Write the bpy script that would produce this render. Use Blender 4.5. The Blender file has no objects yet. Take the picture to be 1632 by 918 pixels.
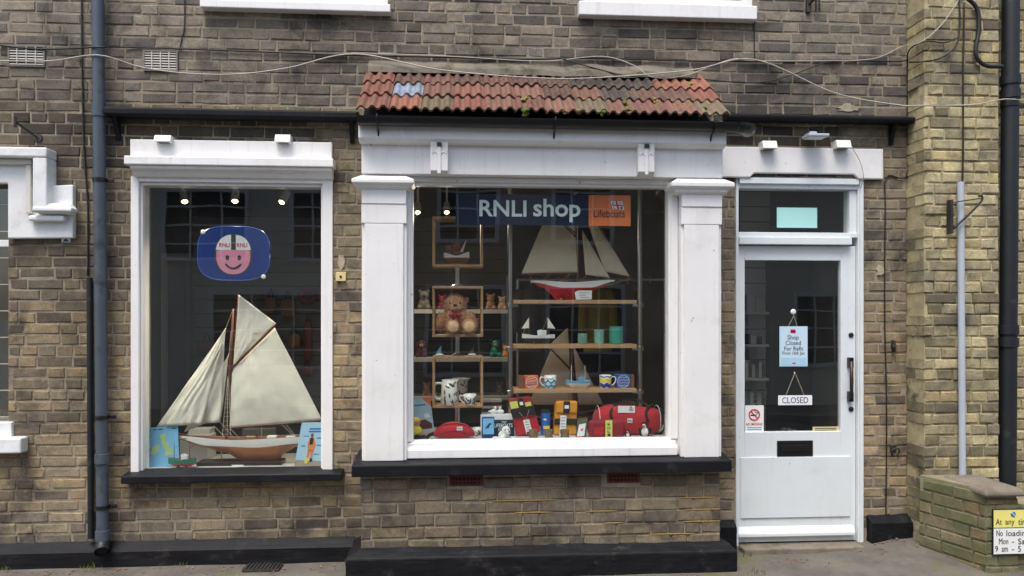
import bpy, bmesh, math, random
from mathutils import Vector, Matrix, noise
random.seed(7)
rad = math.radians
scene = bpy.context.scene
COL = scene.collection

# ------------------------------------------------------------------ camera, world, light, exposure
D, H, F, CU, HV, YAW = 5.13, 1.63, 1200.0, 816.0, 505.0, rad(4.0)   # metres to the wall, eye height, focal length in photo pixels
cam_d = bpy.data.cameras.new('camera'); cam = bpy.data.objects.new('camera', cam_d); COL.objects.link(cam)
cam.location = (0, -D, H); cam.rotation_euler = (rad(90), 0, -YAW)
cam_d.sensor_width = 36; cam_d.lens = F / 1632 * 36; cam_d.shift_y = (HV - 459) / 1632
cam_d.clip_start = 0.05; cam_d.clip_end = 2000
scene.camera = cam
SUN_EL, SUN_AZ = rad(64), rad(205)          # azimuth measured clockwise from +Y
world = bpy.data.worlds.new('World'); scene.world = world; world.use_nodes = True
wn = world.node_tree; bg = wn.nodes['Background']
sky = wn.nodes.new('ShaderNodeTexSky'); sky.sky_type = 'NISHITA'; sky.sun_disc = False
sky.sun_elevation = SUN_EL; sky.sun_rotation = SUN_AZ; sky.air_density = 1.0; sky.dust_density = 4.0; sky.ozone_density = 1.0
wn.links.new(sky.outputs[0], bg.inputs[0]); bg.inputs[1].default_value = 0.13
sun_d = bpy.data.lights.new('sun', 'SUN'); sun = bpy.data.objects.new('sun', sun_d); COL.objects.link(sun)
sun_d.energy = 1.5; sun_d.angle = rad(30); sun_d.color = (1, .965, .91)
sdir = Vector((math.sin(SUN_AZ) * math.cos(SUN_EL), math.cos(SUN_AZ) * math.cos(SUN_EL), math.sin(SUN_EL)))
sun.rotation_euler = sdir.to_track_quat('Z', 'Y').to_euler()
vs = scene.view_settings; vs.view_transform = 'Standard'; vs.look = 'None'; vs.gamma = 1; vs.use_curve_mapping = False; vs.exposure = 0.85
scene.render.engine = 'CYCLES'
try:
    scene.cycles.use_denoising = True
    scene.cycles.max_bounces = 10; scene.cycles.transparent_max_bounces = 16
except Exception: pass

# ------------------------------------------------------------------ helpers
CS, SN = math.cos(YAW), math.sin(YAW)
def X(u, y=0.0):
    r = (u - CU) / F; t = (y + D) / (CS - r * SN); return t * (r * CS + SN)
def Z(v, u, y=0.0):
    r = (u - CU) / F; t = (y + D) / (CS - r * SN); return H - (v - HV) / F * t
def P(u, v, y=0.0): return Vector((X(u, y), y, Z(v, u, y)))
def R(u0, v0, u1, v1, y=0.0):                       # x0, x1, z0, z1 of a photo rectangle standing on the plane y
    um = (u0 + u1) / 2; return X(u0, y), X(u1, y), Z(v1, um, y), Z(v0, um, y)
def lin(c): return c / 12.92 if c <= .04045 else ((c + .055) / 1.055) ** 2.4
def S(r, g, b, k=1.0): return tuple(lin(v / 255) * k for v in (r, g, b))

def loc_of(o):
    v = Vector((0, 0, 0))
    while o is not None: v += o.location; o = o.parent
    return v
def tag(o, label=None, cat=None, group=None, kind=None):
    if label: o['label'] = label
    if cat: o['category'] = cat
    if group: o['group'] = group
    if kind: o['kind'] = kind
    return o
def thing(name, label, cat, loc=(0, 0, 0), group=None):
    o = bpy.data.objects.new(name, None); COL.objects.link(o); o.location = loc; o.empty_display_size = .05
    return tag(o, label, cat, group)

class MB:
    def __init__(s): s.v = []; s.f = []
    def add(s, vs, fs):
        n = len(s.v); s.v += [tuple(p) for p in vs]; s.f += [tuple(i + n for i in f) for f in fs]; return s
    def box(s, x0, x1, y0, y1, z0, z1):
        x0, x1 = min(x0, x1), max(x0, x1); y0, y1 = min(y0, y1), max(y0, y1); z0, z1 = min(z0, z1), max(z0, z1)
        return s.add([(x0,y0,z0),(x1,y0,z0),(x1,y1,z0),(x0,y1,z0),(x0,y0,z1),(x1,y0,z1),(x1,y1,z1),(x0,y1,z1)],
                     [(0,3,2,1),(4,5,6,7),(0,1,5,4),(1,2,6,5),(2,3,7,6),(3,0,4,7)])
    def pbox(s, u0, v0, u1, v1, y0, y1):
        x0, x1, z0, z1 = R(u0, v0, u1, v1, y0); return s.box(x0, x1, y0, y1, z0, z1)
    def prism_y(s, poly, y0, y1):                   # poly of (x, z), extruded along y
        a = sum(poly[i][0] * poly[(i+1) % len(poly)][1] - poly[(i+1) % len(poly)][0] * poly[i][1] for i in range(len(poly)))
        if a < 0: poly = poly[::-1]
        n = len(poly); vs = [(x, y0, z) for x, z in poly] + [(x, y1, z) for x, z in poly]
        fs = [tuple(range(n)), tuple(range(2*n-1, n-1, -1))] + [(i, i + n, (i+1) % n + n, (i+1) % n) for i in range(n)]
        return s.add(vs, fs)
    def prism_x(s, poly, x0, x1):                   # poly of (y, z), extruded along x
        a = sum(poly[i][0] * poly[(i+1) % len(poly)][1] - poly[(i+1) % len(poly)][0] * poly[i][1] for i in range(len(poly)))
        if a < 0: poly = poly[::-1]
        n = len(poly); vs = [(x0, y, z) for y, z in poly] + [(x1, y, z) for y, z in poly]
        fs = [tuple(range(n-1, -1, -1)), tuple(range(n, 2*n))] + [(i, (i+1) % n, (i+1) % n + n, i + n) for i in range(n)]
        return s.add(vs, fs)
    def tube(s, pts, r, n=8, caps=True):
        pts = [Vector(p) for p in pts]; rs = r if isinstance(r, (list, tuple)) else [r] * len(pts)
        vs = []; fs = []; up = None
        for i, p in enumerate(pts):
            d = (pts[min(i+1, len(pts)-1)] - pts[max(i-1, 0)]).normalized()
            if up is None: up = d.orthogonal().normalized()
            up = (up - d * up.dot(d)); up = up.normalized() if up.length > 1e-6 else d.orthogonal().normalized()
            w = d.cross(up)
            for k in range(n):
                a = 2 * math.pi * k / n; vs.append(p + (up * math.cos(a) + w * math.sin(a)) * rs[i])
        for i in range(len(pts) - 1):
            for k in range(n): fs.append((i*n+k, i*n+(k+1) % n, (i+1)*n+(k+1) % n, (i+1)*n+k))
        if caps: fs += [tuple(range(n-1, -1, -1)), tuple(range((len(pts)-1)*n, len(pts)*n))]
        return s.add(vs, fs)
    def lathe(s, prof, c, n=24, axis='Z'):          # prof of (radius, height)
        vs = []; fs = []; m = len(prof)
        for r, h in prof:
            for k in range(n):
                a = 2 * math.pi * k / n; x, y = r * math.cos(a), r * math.sin(a)
                p = (x, y, h) if axis == 'Z' else ((x, h, y) if axis == 'Y' else (h, x, y))
                vs.append((p[0] + c[0], p[1] + c[1], p[2] + c[2]))
        for i in range(m - 1):
            for k in range(n): fs.append((i*n+k, i*n+(k+1) % n, (i+1)*n+(k+1) % n, (i+1)*n+k))
        if prof[0][0] > 1e-4: fs.append(tuple(range(n-1, -1, -1)))
        if prof[-1][0] > 1e-4: fs.append(tuple(range((m-1)*n, m*n)))
        return s.add(vs, fs)
    def ball(s, c, r, n=14, m=9, rot=None):         # ellipsoid
        r = r if isinstance(r, (list, tuple)) else (r, r, r); vs = []; fs = []
        M = Matrix.Rotation(rot[1], 3, rot[0]) if rot else Matrix.Identity(3)
        for i in range(m + 1):
            th = math.pi * i / m
            for k in range(n):
                a = 2 * math.pi * k / n
                q = M @ Vector((r[0]*math.sin(th)*math.cos(a), r[1]*math.sin(th)*math.sin(a), r[2]*math.cos(th)))
                vs.append((q.x + c[0], q.y + c[1], q.z + c[2]))
        for i in range(m):
            for k in range(n): fs.append((i*n+k, (i+1)*n+k, (i+1)*n+(k+1) % n, i*n+(k+1) % n))
        return s.add(vs, fs)
    def build(s, name, mat, parent=None, smooth=False, bevel=0, seg=2, kind=None, label=None, cat=None, group=None, origin=None):
        o0 = Vector(origin) if origin is not None else loc_of(parent) if parent else Vector((0, 0, 0))
        me = bpy.data.meshes.new(name)
        me.from_pydata([(p[0]-o0.x, p[1]-o0.y, p[2]-o0.z) for p in s.v], [], s.f); me.validate(); me.update()
        me.materials.append(M[mat] if isinstance(mat, str) else mat)
        if smooth: me.polygons.foreach_set('use_smooth', [True] * len(me.polygons))
        o = bpy.data.objects.new(name, me); COL.objects.link(o)
        if parent: o.parent = parent
        elif origin is not None: o.location = o0
        if bevel:
            b = o.modifiers.new('bevel', 'BEVEL'); b.width = bevel; b.segments = seg; b.limit_method = 'ANGLE'; b.angle_limit = rad(35)
        return tag(o, label, cat, group, kind)
def sm(o, ang=40):
    o.data.polygons.foreach_set('use_smooth', [True] * len(o.data.polygons))
    md = o.modifiers.new('n', 'WEIGHTED_NORMAL') if False else None
    try: o.data.set_sharp_from_angle(angle=rad(ang))
    except Exception: pass
    return o

_wob = {}
def wobble(o, strength, size=.12, lv=4):               # hand-made, knocked-about edges
    sb = o.modifiers.new('subdiv', 'SUBSURF'); sb.subdivision_type = 'SIMPLE'; sb.levels = lv; sb.render_levels = lv
    if size not in _wob: tx = bpy.data.textures.new('wobble', 'CLOUDS'); tx.noise_scale = size; tx.noise_depth = 3; _wob[size] = tx
    d = o.modifiers.new('wobble', 'DISPLACE'); d.texture = _wob[size]; d.texture_coords = 'GLOBAL'; d.strength = strength; d.mid_level = .5
    return o
def curve_pts(ps, n=8):                             # Catmull-Rom through points
    ps = [Vector(p) for p in ps]; out = []
    q = [ps[0]*2 - ps[1]] + ps + [ps[-1]*2 - ps[-2]]
    for i in range(1, len(q) - 2):
        for k in range(n):
            t = k / n; a, b, c, d = q[i-1], q[i], q[i+1], q[i+2]
            out.append(.5 * ((2*b) + (c-a)*t + (2*a-5*b+4*c-d)*t*t + (3*b-a-3*c+d)*t**3))
    return out + [ps[-1]]

def text(s, x0, x1, z0, z1, y, mat, parent, bold=0.0, name='lettering', depth=.0012, keep=False, slant=0):
    cu = bpy.data.curves.new('t', 'FONT'); cu.body = s; cu.size = 1; cu.offset = bold; cu.extrude = .01; cu.align_x = 'LEFT'; cu.resolution_u = 3; cu.shear = slant
    ob = bpy.data.objects.new('t', cu); me = bpy.data.meshes.new_from_object(ob)
    bpy.data.objects.remove(ob); bpy.data.curves.remove(cu)
    xs = [v.co.x for v in me.vertices]; ys = [v.co.y for v in me.vertices]
    ax, bx, ay, by = min(xs), max(xs), min(ys), max(ys)
    kx = (x1-x0) / (bx-ax); kz = (z1-z0) / (by-ay)
    o0 = loc_of(parent) if parent else Vector()
    for v in me.vertices:
        q = (x0 + (v.co.x-ax)*kx, y - (depth if v.co.z > 0 else 0), z0 + (v.co.y-ay)*kz)
        v.co = (q[0]-o0.x, q[1]-o0.y, q[2]-o0.z)
    me.materials.clear(); me.materials.append(M[mat]); me.name = name
    for p in me.polygons: p.material_index = 0
    o = bpy.data.objects.new(name, me); COL.objects.link(o); o.parent = parent
    return o
def ptext(s, u0, v0, u1, v1, y, mat, parent, **k):
    x0, x1, z0, z1 = R(u0, v0, u1, v1, y); return text(s, x0, x1, z0, z1, y, mat, parent, **k)

# ------------------------------------------------------------------ materials
M = {}
def new_mat(name):
    m = bpy.data.materials.new(name); m.use_nodes = True; n = m.node_tree; return m, n, n.nodes['Principled BSDF'], n.links
def ramp(n, stops, fac):
    r = n.nodes.new('ShaderNodeValToRGB'); e = r.color_ramp.elements
    while len(e) < len(stops): e.new(.5)
    for k, (p, c) in enumerate(stops): e[k].position = p; e[k].color = (*c, 1)
    n.links.new(fac, r.inputs[0]); return r.outputs[0]
def noise_node(n, scale, detail=4, rough=.55, vec=None, dist=0):
    t = n.nodes.new('ShaderNodeTexNoise'); t.inputs['Scale'].default_value = scale; t.inputs['Detail'].default_value = detail
    t.inputs['Roughness'].default_value = rough; t.inputs['Distortion'].default_value = dist
    if vec: n.links.new(vec, t.inputs['Vector'])
    return t.outputs['Fac']
def mult(n, a, b, fac=1.0):
    x = n.nodes.new('ShaderNodeMix'); x.data_type = 'RGBA'; x.blend_type = 'MULTIPLY'; x.inputs[0].default_value = fac
    n.links.new(a, x.inputs[6]); n.links.new(b, x.inputs[7]); return x.outputs[2]
def mixc(n, a, b, fac):
    x = n.nodes.new('ShaderNodeMix'); x.data_type = 'RGBA'
    n.links.new(fac, x.inputs[0])
    for s_, i in ((a, 6), (b, 7)):
        if isinstance(s_, tuple): x.inputs[i].default_value = (*s_, 1)
        else: n.links.new(s_, x.inputs[i])
    return x.outputs[2]
def bump(n, b, h, strength=.3, dist=.004):
    x = n.nodes.new('ShaderNodeBump'); x.inputs['Strength'].default_value = strength; x.inputs['Distance'].default_value = dist
    n.links.new(h, x.inputs['Height']); n.links.new(x.outputs[0], b.inputs['Normal'])
def pos(n): return n.nodes.new('ShaderNodeNewGeometry').outputs['Position']
def plain(name, c, rough=.5, var=.12, scale=9, bmp=.15, bscale=60, metal=0, spec=.5, dirt=None, dirt_scale=4, dirt_lo=.58, dirt_hi=.72, sheen=0, trans=0):
    m, n, b, l = new_mat(name); p = pos(n)
    f = noise_node(n, scale, 5, .6, p)
    col = ramp(n, [(.25, tuple(v * (1-var) for v in c)), (.75, tuple(min(1, v * (1+var)) for v in c))], f)
    if dirt:
        g = noise_node(n, dirt_scale, 8, .68, p, .3)
        msk = ramp(n, [(dirt_lo, (0,0,0)), (dirt_hi, (1,1,1))], g)
        col = mixc(n, col, dirt, msk)
    l.new(col, b.inputs['Base Color']); b.inputs['Roughness'].default_value = rough; b.inputs['Metallic'].default_value = metal
    b.inputs['Specular IOR Level'].default_value = spec
    if sheen: b.inputs['Sheen Weight'].default_value = sheen
    if bmp: bump(n, b, noise_node(n, bscale, 6, .6, p), bmp)
    M[name] = m; return m
def painted(name, c, rough, grime, chips, streak=.5, lo=.55):
    m, n, b, l = new_mat(name); p = pos(n)
    mp = n.nodes.new('ShaderNodeMapping'); mp.inputs['Scale'].default_value = (26, 26, 1.6); l.new(p, mp.inputs['Vector'])
    col = ramp(n, [(.25, tuple(v * .95 for v in c)), (.75, tuple(min(1, v * 1.03) for v in c))], noise_node(n, 4, 5, .6, p))
    st = noise_node(n, 1.0, 6, .65, mp.outputs[0])
    col = mixc(n, col, grime, ramp(n, [(lo, (0,0,0)), (lo + .25, (streak,)*3)], st))
    col = mixc(n, col, grime, ramp(n, [(.56, (0,0,0)), (.8, (.55,.55,.55))], noise_node(n, 3.3, 8, .7, p, .4)))
    col = mixc(n, col, chips, ramp(n, [(.69, (0,0,0)), (.71, (.9,.9,.9))], noise_node(n, 21, 6, .62, p, .3)))
    l.new(col, b.inputs['Base Color']); b.inputs['Roughness'].default_value = rough
    mp2 = n.nodes.new('ShaderNodeMapping'); mp2.inputs['Scale'].default_value = (120, 120, 9); l.new(p, mp2.inputs['Vector'])
    bump(n, b, noise_node(n, 1.0, 6, .7, mp2.outputs[0]), .22, .004); M[name] = m
def emit(name, c, k):
    m, n, b, l = new_mat(name); b.inputs['Base Color'].default_value = (*c, 1); b.inputs['Emission Color'].default_value = (*c, 1); b.inputs['Emission Strength'].default_value = k; M[name] = m
def brick_mat(name, soot, soot_lo, soot_hi, green=False, pit=.5):
    m, n, b, l = new_mat(name); p = pos(n)
    a = n.nodes.new('ShaderNodeVertexColor'); a.layer_name = 'tone'
    col = mult(n, a.outputs['Color'], ramp(n, [(.22, (.48,.47,.46)), (.5, (1,1,1)), (.8, (1.45,1.40,1.32))], noise_node(n, 11, 8, .75, p, .6)))
    fine = noise_node(n, 85, 7, .75, p)
    col = mult(n, col, ramp(n, [(.3, (.62,.62,.62)), (.7, (1.25,1.24,1.22))], fine))
    g = noise_node(n, 2.6, 9, .7, p, .5)
    col = mixc(n, col, soot, ramp(n, [(soot_lo, (0,0,0)), (soot_hi, (.85,.85,.85))], g))
    pale = noise_node(n, 6.5, 7, .75, p, .2)
    col = mixc(n, col, S(176,166,148), ramp(n, [(.68, (0,0,0)), (.82, (.6,.6,.6))], pale))
    if green:
        col = mixc(n, col, (.105,.122,.05), ramp(n, [(.33, (0,0,0)), (.62, (.85,.85,.85))], noise_node(n, 3.2, 8, .7, p, .6)))
    l.new(col, b.inputs['Base Color']); b.inputs['Roughness'].default_value = .9; b.inputs['Specular IOR Level'].default_value = .25
    bump(n, b, noise_node(n, 75, 8, .72, p), pit, .006)
    M[name] = m
brick_mat('brick', (.042,.039,.036), .49, .66)
brick_mat('yellow_brick', (.085,.078,.065), .46, .68, pit=1.0)
brick_mat('green_brick', (.07,.065,.05), .6, .75, green=True, pit=.8)
def mortar_mat():
    m, n, b, l = new_mat('mortar'); p = pos(n)
    col = ramp(n, [(.25, S(116,107,92)), (.5, S(147,137,119)), (.8, S(170,160,141))], noise_node(n, 9, 7, .7, p))
    col = mixc(n, col, (.055,.05,.045), ramp(n, [(.49, (0,0,0)), (.66, (.85,.85,.85))], noise_node(n, 2.6, 9, .7, p, .5)))
    l.new(col, b.inputs['Base Color']); b.inputs['Roughness'].default_value = .95; b.inputs['Specular IOR Level'].default_value = .2
    bump(n, b, noise_node(n, 70, 7, .72, p), .8, .006); M['mortar'] = m
mortar_mat()
plain('mortar_yellow', S(176,164,128), .95, .25, 12, .6, 90, dirt=S(92,85,68), dirt_scale=5, dirt_lo=.5, dirt_hi=.62)
plain('mortar_green', S(132,126,102), .95, .25, 12, .6, 90)
painted('white_paint', (.80,.80,.79), .45, (.56,.54,.50), (.42,.38,.32), .45)
painted('white_worn', (.80,.80,.79), .5, (.54,.51,.46), (.36,.32,.26), .5, .54)
painted('door_paint', (.72,.77,.79), .34, (.56,.58,.57), (.5,.5,.48), .4, .56)
plain('cream_paint', (.62,.60,.54), .5, .05, 4, .1, 40)
plain('render_white', (.76,.78,.78), .7, .06, 6, .6, 110, dirt=(.5,.49,.45), dirt_scale=4, dirt_lo=.52, dirt_hi=.8)
plain('black_paint', (.009,.0095,.012), .5, .3, 7, .5, 34, spec=.22, dirt=(.045,.043,.04), dirt_scale=7, dirt_lo=.58, dirt_hi=.8)
plain('black_worn', (.008,.0085,.0105), .6, .3, 9, .6, 30, spec=.2, dirt=(.06,.056,.05), dirt_scale=6, dirt_lo=.58, dirt_hi=.78)
plain('black_plastic', (.008,.008,.009), .35, .2, 9, .1, 50)
plain('lead', (.011,.012,.014), .6, .35, 10, .5, 26, spec=.2, dirt=(.06,.057,.053), dirt_scale=9, dirt_lo=.6, dirt_hi=.75)
plain('pipe_grey', S(74,83,94), .38, .16, 5, .2, 40, dirt=S(46,48,50), dirt_scale=5, dirt_lo=.52, dirt_hi=.7)
plain('pipe_dark', S(26,29,34), .5, .25, 7, .3, 40, dirt=S(70,68,64), dirt_scale=8, dirt_lo=.6, dirt_hi=.75)
plain('pipe_pale', S(176,186,196), .4, .06, 6, .1, 40, dirt=S(120,122,120), dirt_scale=6, dirt_lo=.6, dirt_hi=.8)
plain('iron', (.025,.024,.023), .6, .4, 14, .4, 60, dirt=(.09,.05,.03), dirt_scale=20)
plain('cable_white', S(176,172,160), .5, .1, 4, 0)
plain('cable_black', (.014,.014,.015), .5, .2, 9, 0)
plain('concrete', S(128,120,110), .93, .22, 3.2, .6, 110, dirt=S(84,80,72), dirt_scale=2.2, dirt_lo=.5, dirt_hi=.68)
plain('fillet', S(112,106,94), .95, .3, 8, .9, 60, dirt=S(70,70,48), dirt_scale=7, dirt_lo=.5, dirt_hi=.66)
plain('ochre', S(150,124,74), .9, .2, 20, .5, 120)
plain('smear', S(170,160,138), .95, .2, 25, .8, 90)
plain('stone', S(120,112,100), .95, .2, 9, .7, 80, dirt=S(76,76,56), dirt_scale=6, dirt_lo=.5, dirt_hi=.7)
plain('terracotta', S(92,48,40), .8, .25, 20, .4, 70)
plain('dark_hole', (.008,.008,.008), .9, 0, 5, 0)
plain('wood', S(176,138,98), .5, .14, 30, .1, 80)
plain('shelf_wood', S(184,146,104), .45, .1, 25, .1, 80)
plain('chrome', (.6,.61,.62), .28, .05, 5, 0, metal=1)
plain('inner_grey', S(118,114,108), .8, .08, 3, 0)
plain('inner_dark', S(82,79,75), .8, .1, 3, 0)
plain('inner_white', S(190,186,178), .6, .05, 3, 0)
plain('vent_grey', S(158,154,146), .6, .08, 8, .1, 40)
plain('inner_black', S(26,28,32), .8, .1, 5, 0)
plain('carpet', S(52,54,60), .95, .2, 40, 0)
plain('display_white', S(206,204,200), .6, .04, 6, .05, 40)
plain('paper', S(236,238,240), .6, .02, 6, 0)
plain('notice_blue', S(198,222,240), .5, .03, 6, 0)
plain('navy', S(14,38,86), .35, .05, 5, 0)
plain('navy_sign', S(9,27,58), .32, .05, 5, 0)
plain('orange_sign', S(222,122,64), .35, .04, 5, 0)
plain('text_white', S(226,238,238), .4, .02, 5, 0)
plain('text_black', (.02,.02,.025), .5, .1, 5, 0)
plain('text_red', S(200,40,48), .5, .05, 5, 0)
plain('aqua', S(178,230,226), .35, .03, 4, 0)
plain('shade_blue', S(18,50,122), .3, .06, 5, 0)
plain('shade_rim', S(28,84,180), .3, .05, 5, 0)
plain('pink', S(216,138,162), .45, .03, 5, 0)
plain('helmet', S(222,224,226), .45, .03, 5, 0)
plain('charcoal', S(58,60,62), .5, .1, 8, 0)
plain('sail', S(236,230,213), .9, .07, 16, .35, 130, sheen=.1)
plain('sail_beige', S(218,204,176), .9, .07, 14, .3, 130)
plain('mast_wood', S(112,58,34), .4, .2, 30, .1, 90)
plain('hull_wood', S(178,108,58), .28, .16, 22, 0)
plain('deck_wood', S(126,74,48), .45, .25, 60, 0)
plain('hull_white', S(228,230,224), .3, .03, 8, 0)
plain('hull_red', S(196,32,46), .35, .06, 9, 0)
plain('hull_green', S(20,128,104), .4, .1, 12, 0)
plain('hull_navy', S(26,34,66), .4, .1, 12, 0)
plain('hull_lightblue', S(96,160,198), .5, .1, 12, 0)
plain('plinth_dark', S(40,26,24), .3, .2, 12, 0)
plain('string', S(206,196,170), .8, .1, 12, 0)
plain('brass', (.75,.55,.25), .3, .05, 9, 0, metal=1)
plain('map_blue', S(124,190,232), .45, .05, 4, 0)
plain('map_land', S(178,206,132), .5, .14, 14, 0)
plain('poster_sky', S(168,206,228), .45, .06, 4, 0, dirt=S(150,150,146), dirt_scale=3)
plain('sand', S(156,146,128), .6, .15, 40, 0)
plain('orange', S(226,132,64), .6, .1, 20, 0)
plain('yellow', S(238,214,62), .6, .08, 12, 0)
plain('hi_vis', S(214,222,104), .5, .05, 12, 0)
plain('amber', S(226,154,36), .7, .08, 16, .2, 140)
plain('red_fabric', S(182,24,40), .75, .1, 18, .3, 160, sheen=.15)
plain('dark_red', S(140,22,36), .75, .12, 18, .3, 160)
plain('black_fabric', S(24,24,27), .85, .2, 16, .3, 160)
plain('fur', S(184,134,96), .95, .32, 90, 1.0, 220, sheen=.4)
plain('fur_pale', S(226,184,136), .95, .12, 60, .8, 160, sheen=.5)
plain('fur_white', S(238,238,234), .95, .05, 60, .8, 160, sheen=.4)
plain('fur_black', S(22,22,26), .95, .2, 60, .8, 160)
plain('fur_grey', S(128,116,104), .95, .25, 30, .6, 120)
plain('burgundy', S(150,26,54), .5, .1, 20, 0)
plain('bark', S(128,102,78), .9, .35, 40, .8, 90)
plain('teal_glass', S(64,150,132), .18, .16, 30, .1, 90)
plain('teal_pale', S(120,172,156), .18, .2, 30, .1, 90)
plain('cup_white', S(236,236,230), .25, .03, 9, 0)
plain('cup_blue', S(60,146,196), .25, .1, 9, 0)
plain('cup_dark_blue', S(40,58,150), .3, .1, 9, 0)
plain('leaf_grey', S(88,88,84), .3, .15, 30, 0)
plain('kraft', S(122,84,62), .8, .12, 20, 0)
plain('box_orange', S(232,102,58), .5, .06, 12, 0)
plain('box_blue', S(44,92,176), .5, .06, 12, 0)
plain('tin_blue', S(40,110,196), .35, .06, 10, 0)
plain('pack_blue', S(28,52,120), .5, .06, 10, 0)
plain('sign_yellow', S(236,228,128), .35, .04, 6, .05, 30)
plain('sign_white', S(236,238,236), .35, .03, 6, .05, 30)
plain('moss', S(92,108,38), .95, .3, 60, 1.0, 120)
plain('moss_dry', S(150,138,66), .95, .3, 60, 1.0, 120)
plain('white_plastic', S(226,226,222), .4, .03, 6, 0)
plain('opp_cream', S(226,218,200), .85, .08, 2, 0)
plain('opp_brick', S(176,156,132), .9, .25, 3, 0)
plain('opp_roof', S(90,66,56), .9, .2, 4, 0)
plain('asphalt', (.05,.05,.052), .9, .2, 6, .6, 120)
plain('cream_box', S(214,196,142), .5, .06, 9, 0)
plain('jacket_navy', S(24,30,48), .9, .15, 16, 0)
plain('olive', S(146,132,40), .8, .1, 12, 0)
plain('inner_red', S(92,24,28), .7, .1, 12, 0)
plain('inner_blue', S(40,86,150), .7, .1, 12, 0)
emit('lamp_glow', (1.0, .70, .34), 7)
plain('handle_brown', S(58,38,32), .45, .2, 30, .1, 60)
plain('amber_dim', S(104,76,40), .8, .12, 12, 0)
def tone_ramp_mat():
    m, n, b, l = new_mat('tile'); p = pos(n)
    a = n.nodes.new('ShaderNodeVertexColor'); a.layer_name = 'tone'
    col = mult(n, a.outputs['Color'], ramp(n, [(.25, (.5,.5,.52)), (.5, (.95,.95,.95)), (.8, (1.25,1.2,1.15))], noise_node(n, 15, 8, .75, p)))
    col = mixc(n, col, S(108,98,78), ramp(n, [(.44, (0,0,0)), (.70, (.85,.85,.85))], noise_node(n, 10, 9, .78, p, .8)))
    l.new(col, b.inputs['Base Color']); b.inputs['Roughness'].default_value = .85; b.inputs['Specular IOR Level'].default_value = .3
    bump(n, b, noise_node(n, 90, 6, .7, p), .5, .004); M['tile'] = m
tone_ramp_mat()
def ground_mat():
    m, n, b, l = new_mat('pavement'); p = pos(n)
    col = ramp(n, [(.25, S(76,73,68)), (.5, S(101,97,90)), (.8, S(126,121,112))], noise_node(n, 3.5, 8, .7, p))
    col = mult(n, col, ramp(n, [(.3, (.7,.7,.7)), (.7, (1.15,1.15,1.15))], noise_node(n, 160, 4, .8, p)))
    col = mixc(n, col, S(92,96,58), ramp(n, [(.54, (0,0,0)), (.66, (.75,.75,.75))], noise_node(n, 1.7, 7, .65, p, .4)))
    col = mixc(n, col, S(62,60,56), ramp(n, [(.6, (0,0,0)), (.7, (.8,.8,.8))], noise_node(n, 4.4, 8, .7, p, 1.2)))
    l.new(col, b.inputs['Base Color']); b.inputs['Roughness'].default_value = .92
    bump(n, b, noise_node(n, 140, 6, .75, p), .6, .006); M['pavement'] = m
ground_mat()
def glass_mat():
    m = bpy.data.materials.new('window_glass'); m.use_nodes = True; n = m.node_tree; n.nodes.clear(); l = n.links
    out = n.nodes.new('ShaderNodeOutputMaterial'); tr = n.nodes.new('ShaderNodeBsdfTransparent'); gl = n.nodes.new('ShaderNodeBsdfGlossy')
    gl.inputs['Roughness'].default_value = 0; wv = n.nodes.new('ShaderNodeBump'); wv.inputs['Strength'].default_value = .05; wv.inputs['Distance'].default_value = .02; l.new(noise_node(n, 2.2, 1, .4, pos(n)), wv.inputs['Height']); l.new(wv.outputs[0], gl.inputs['Normal']); tr.inputs[0].default_value = (.95,.97,.96,1)
    g = n.nodes.new('ShaderNodeNewGeometry'); d = n.nodes.new('ShaderNodeVectorMath'); d.operation = 'DOT_PRODUCT'
    l.new(g.outputs['Incoming'], d.inputs[0]); l.new(g.outputs['Normal'], d.inputs[1])
    def mth(op, a, b2=None):
        x = n.nodes.new('ShaderNodeMath'); x.operation = op
        for i, q in enumerate((a, b2)):
            if q is None: continue
            if isinstance(q, (int, float)): x.inputs[i].default_value = q
            else: l.new(q, x.inputs[i])
        return x.outputs[0]
    c = mth('ABSOLUTE', d.outputs['Value']); f = mth('POWER', mth('SUBTRACT', 1.0, c), 5.0)
    f = mth('ADD', mth('MULTIPLY', f, .93), .065)
    mx = n.nodes.new('ShaderNodeMixShader'); l.new(f, mx.inputs[0]); l.new(tr.outputs[0], mx.inputs[1]); l.new(gl.outputs[0], mx.inputs[2]); df = n.nodes.new('ShaderNodeBsdfDiffuse'); df.inputs[0].default_value = (.62,.62,.60,1)
    dm_ = noise_node(n, 3.5, 7, .65, g.outputs['Position'], .4); rr = n.nodes.new('ShaderNodeMapRange'); rr.inputs[1].default_value = .3; rr.inputs[2].default_value = .8; rr.inputs[3].default_value = .002; rr.inputs[4].default_value = .011; l.new(dm_, rr.inputs[0])
    mx2 = n.nodes.new('ShaderNodeMixShader'); l.new(rr.outputs[0], mx2.inputs[0]); l.new(mx.outputs[0], mx2.inputs[1]); l.new(df.outputs[0], mx2.inputs[2]); l.new(mx2.outputs[0], out.inputs[0])
    M['glass'] = m
glass_mat()

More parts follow.
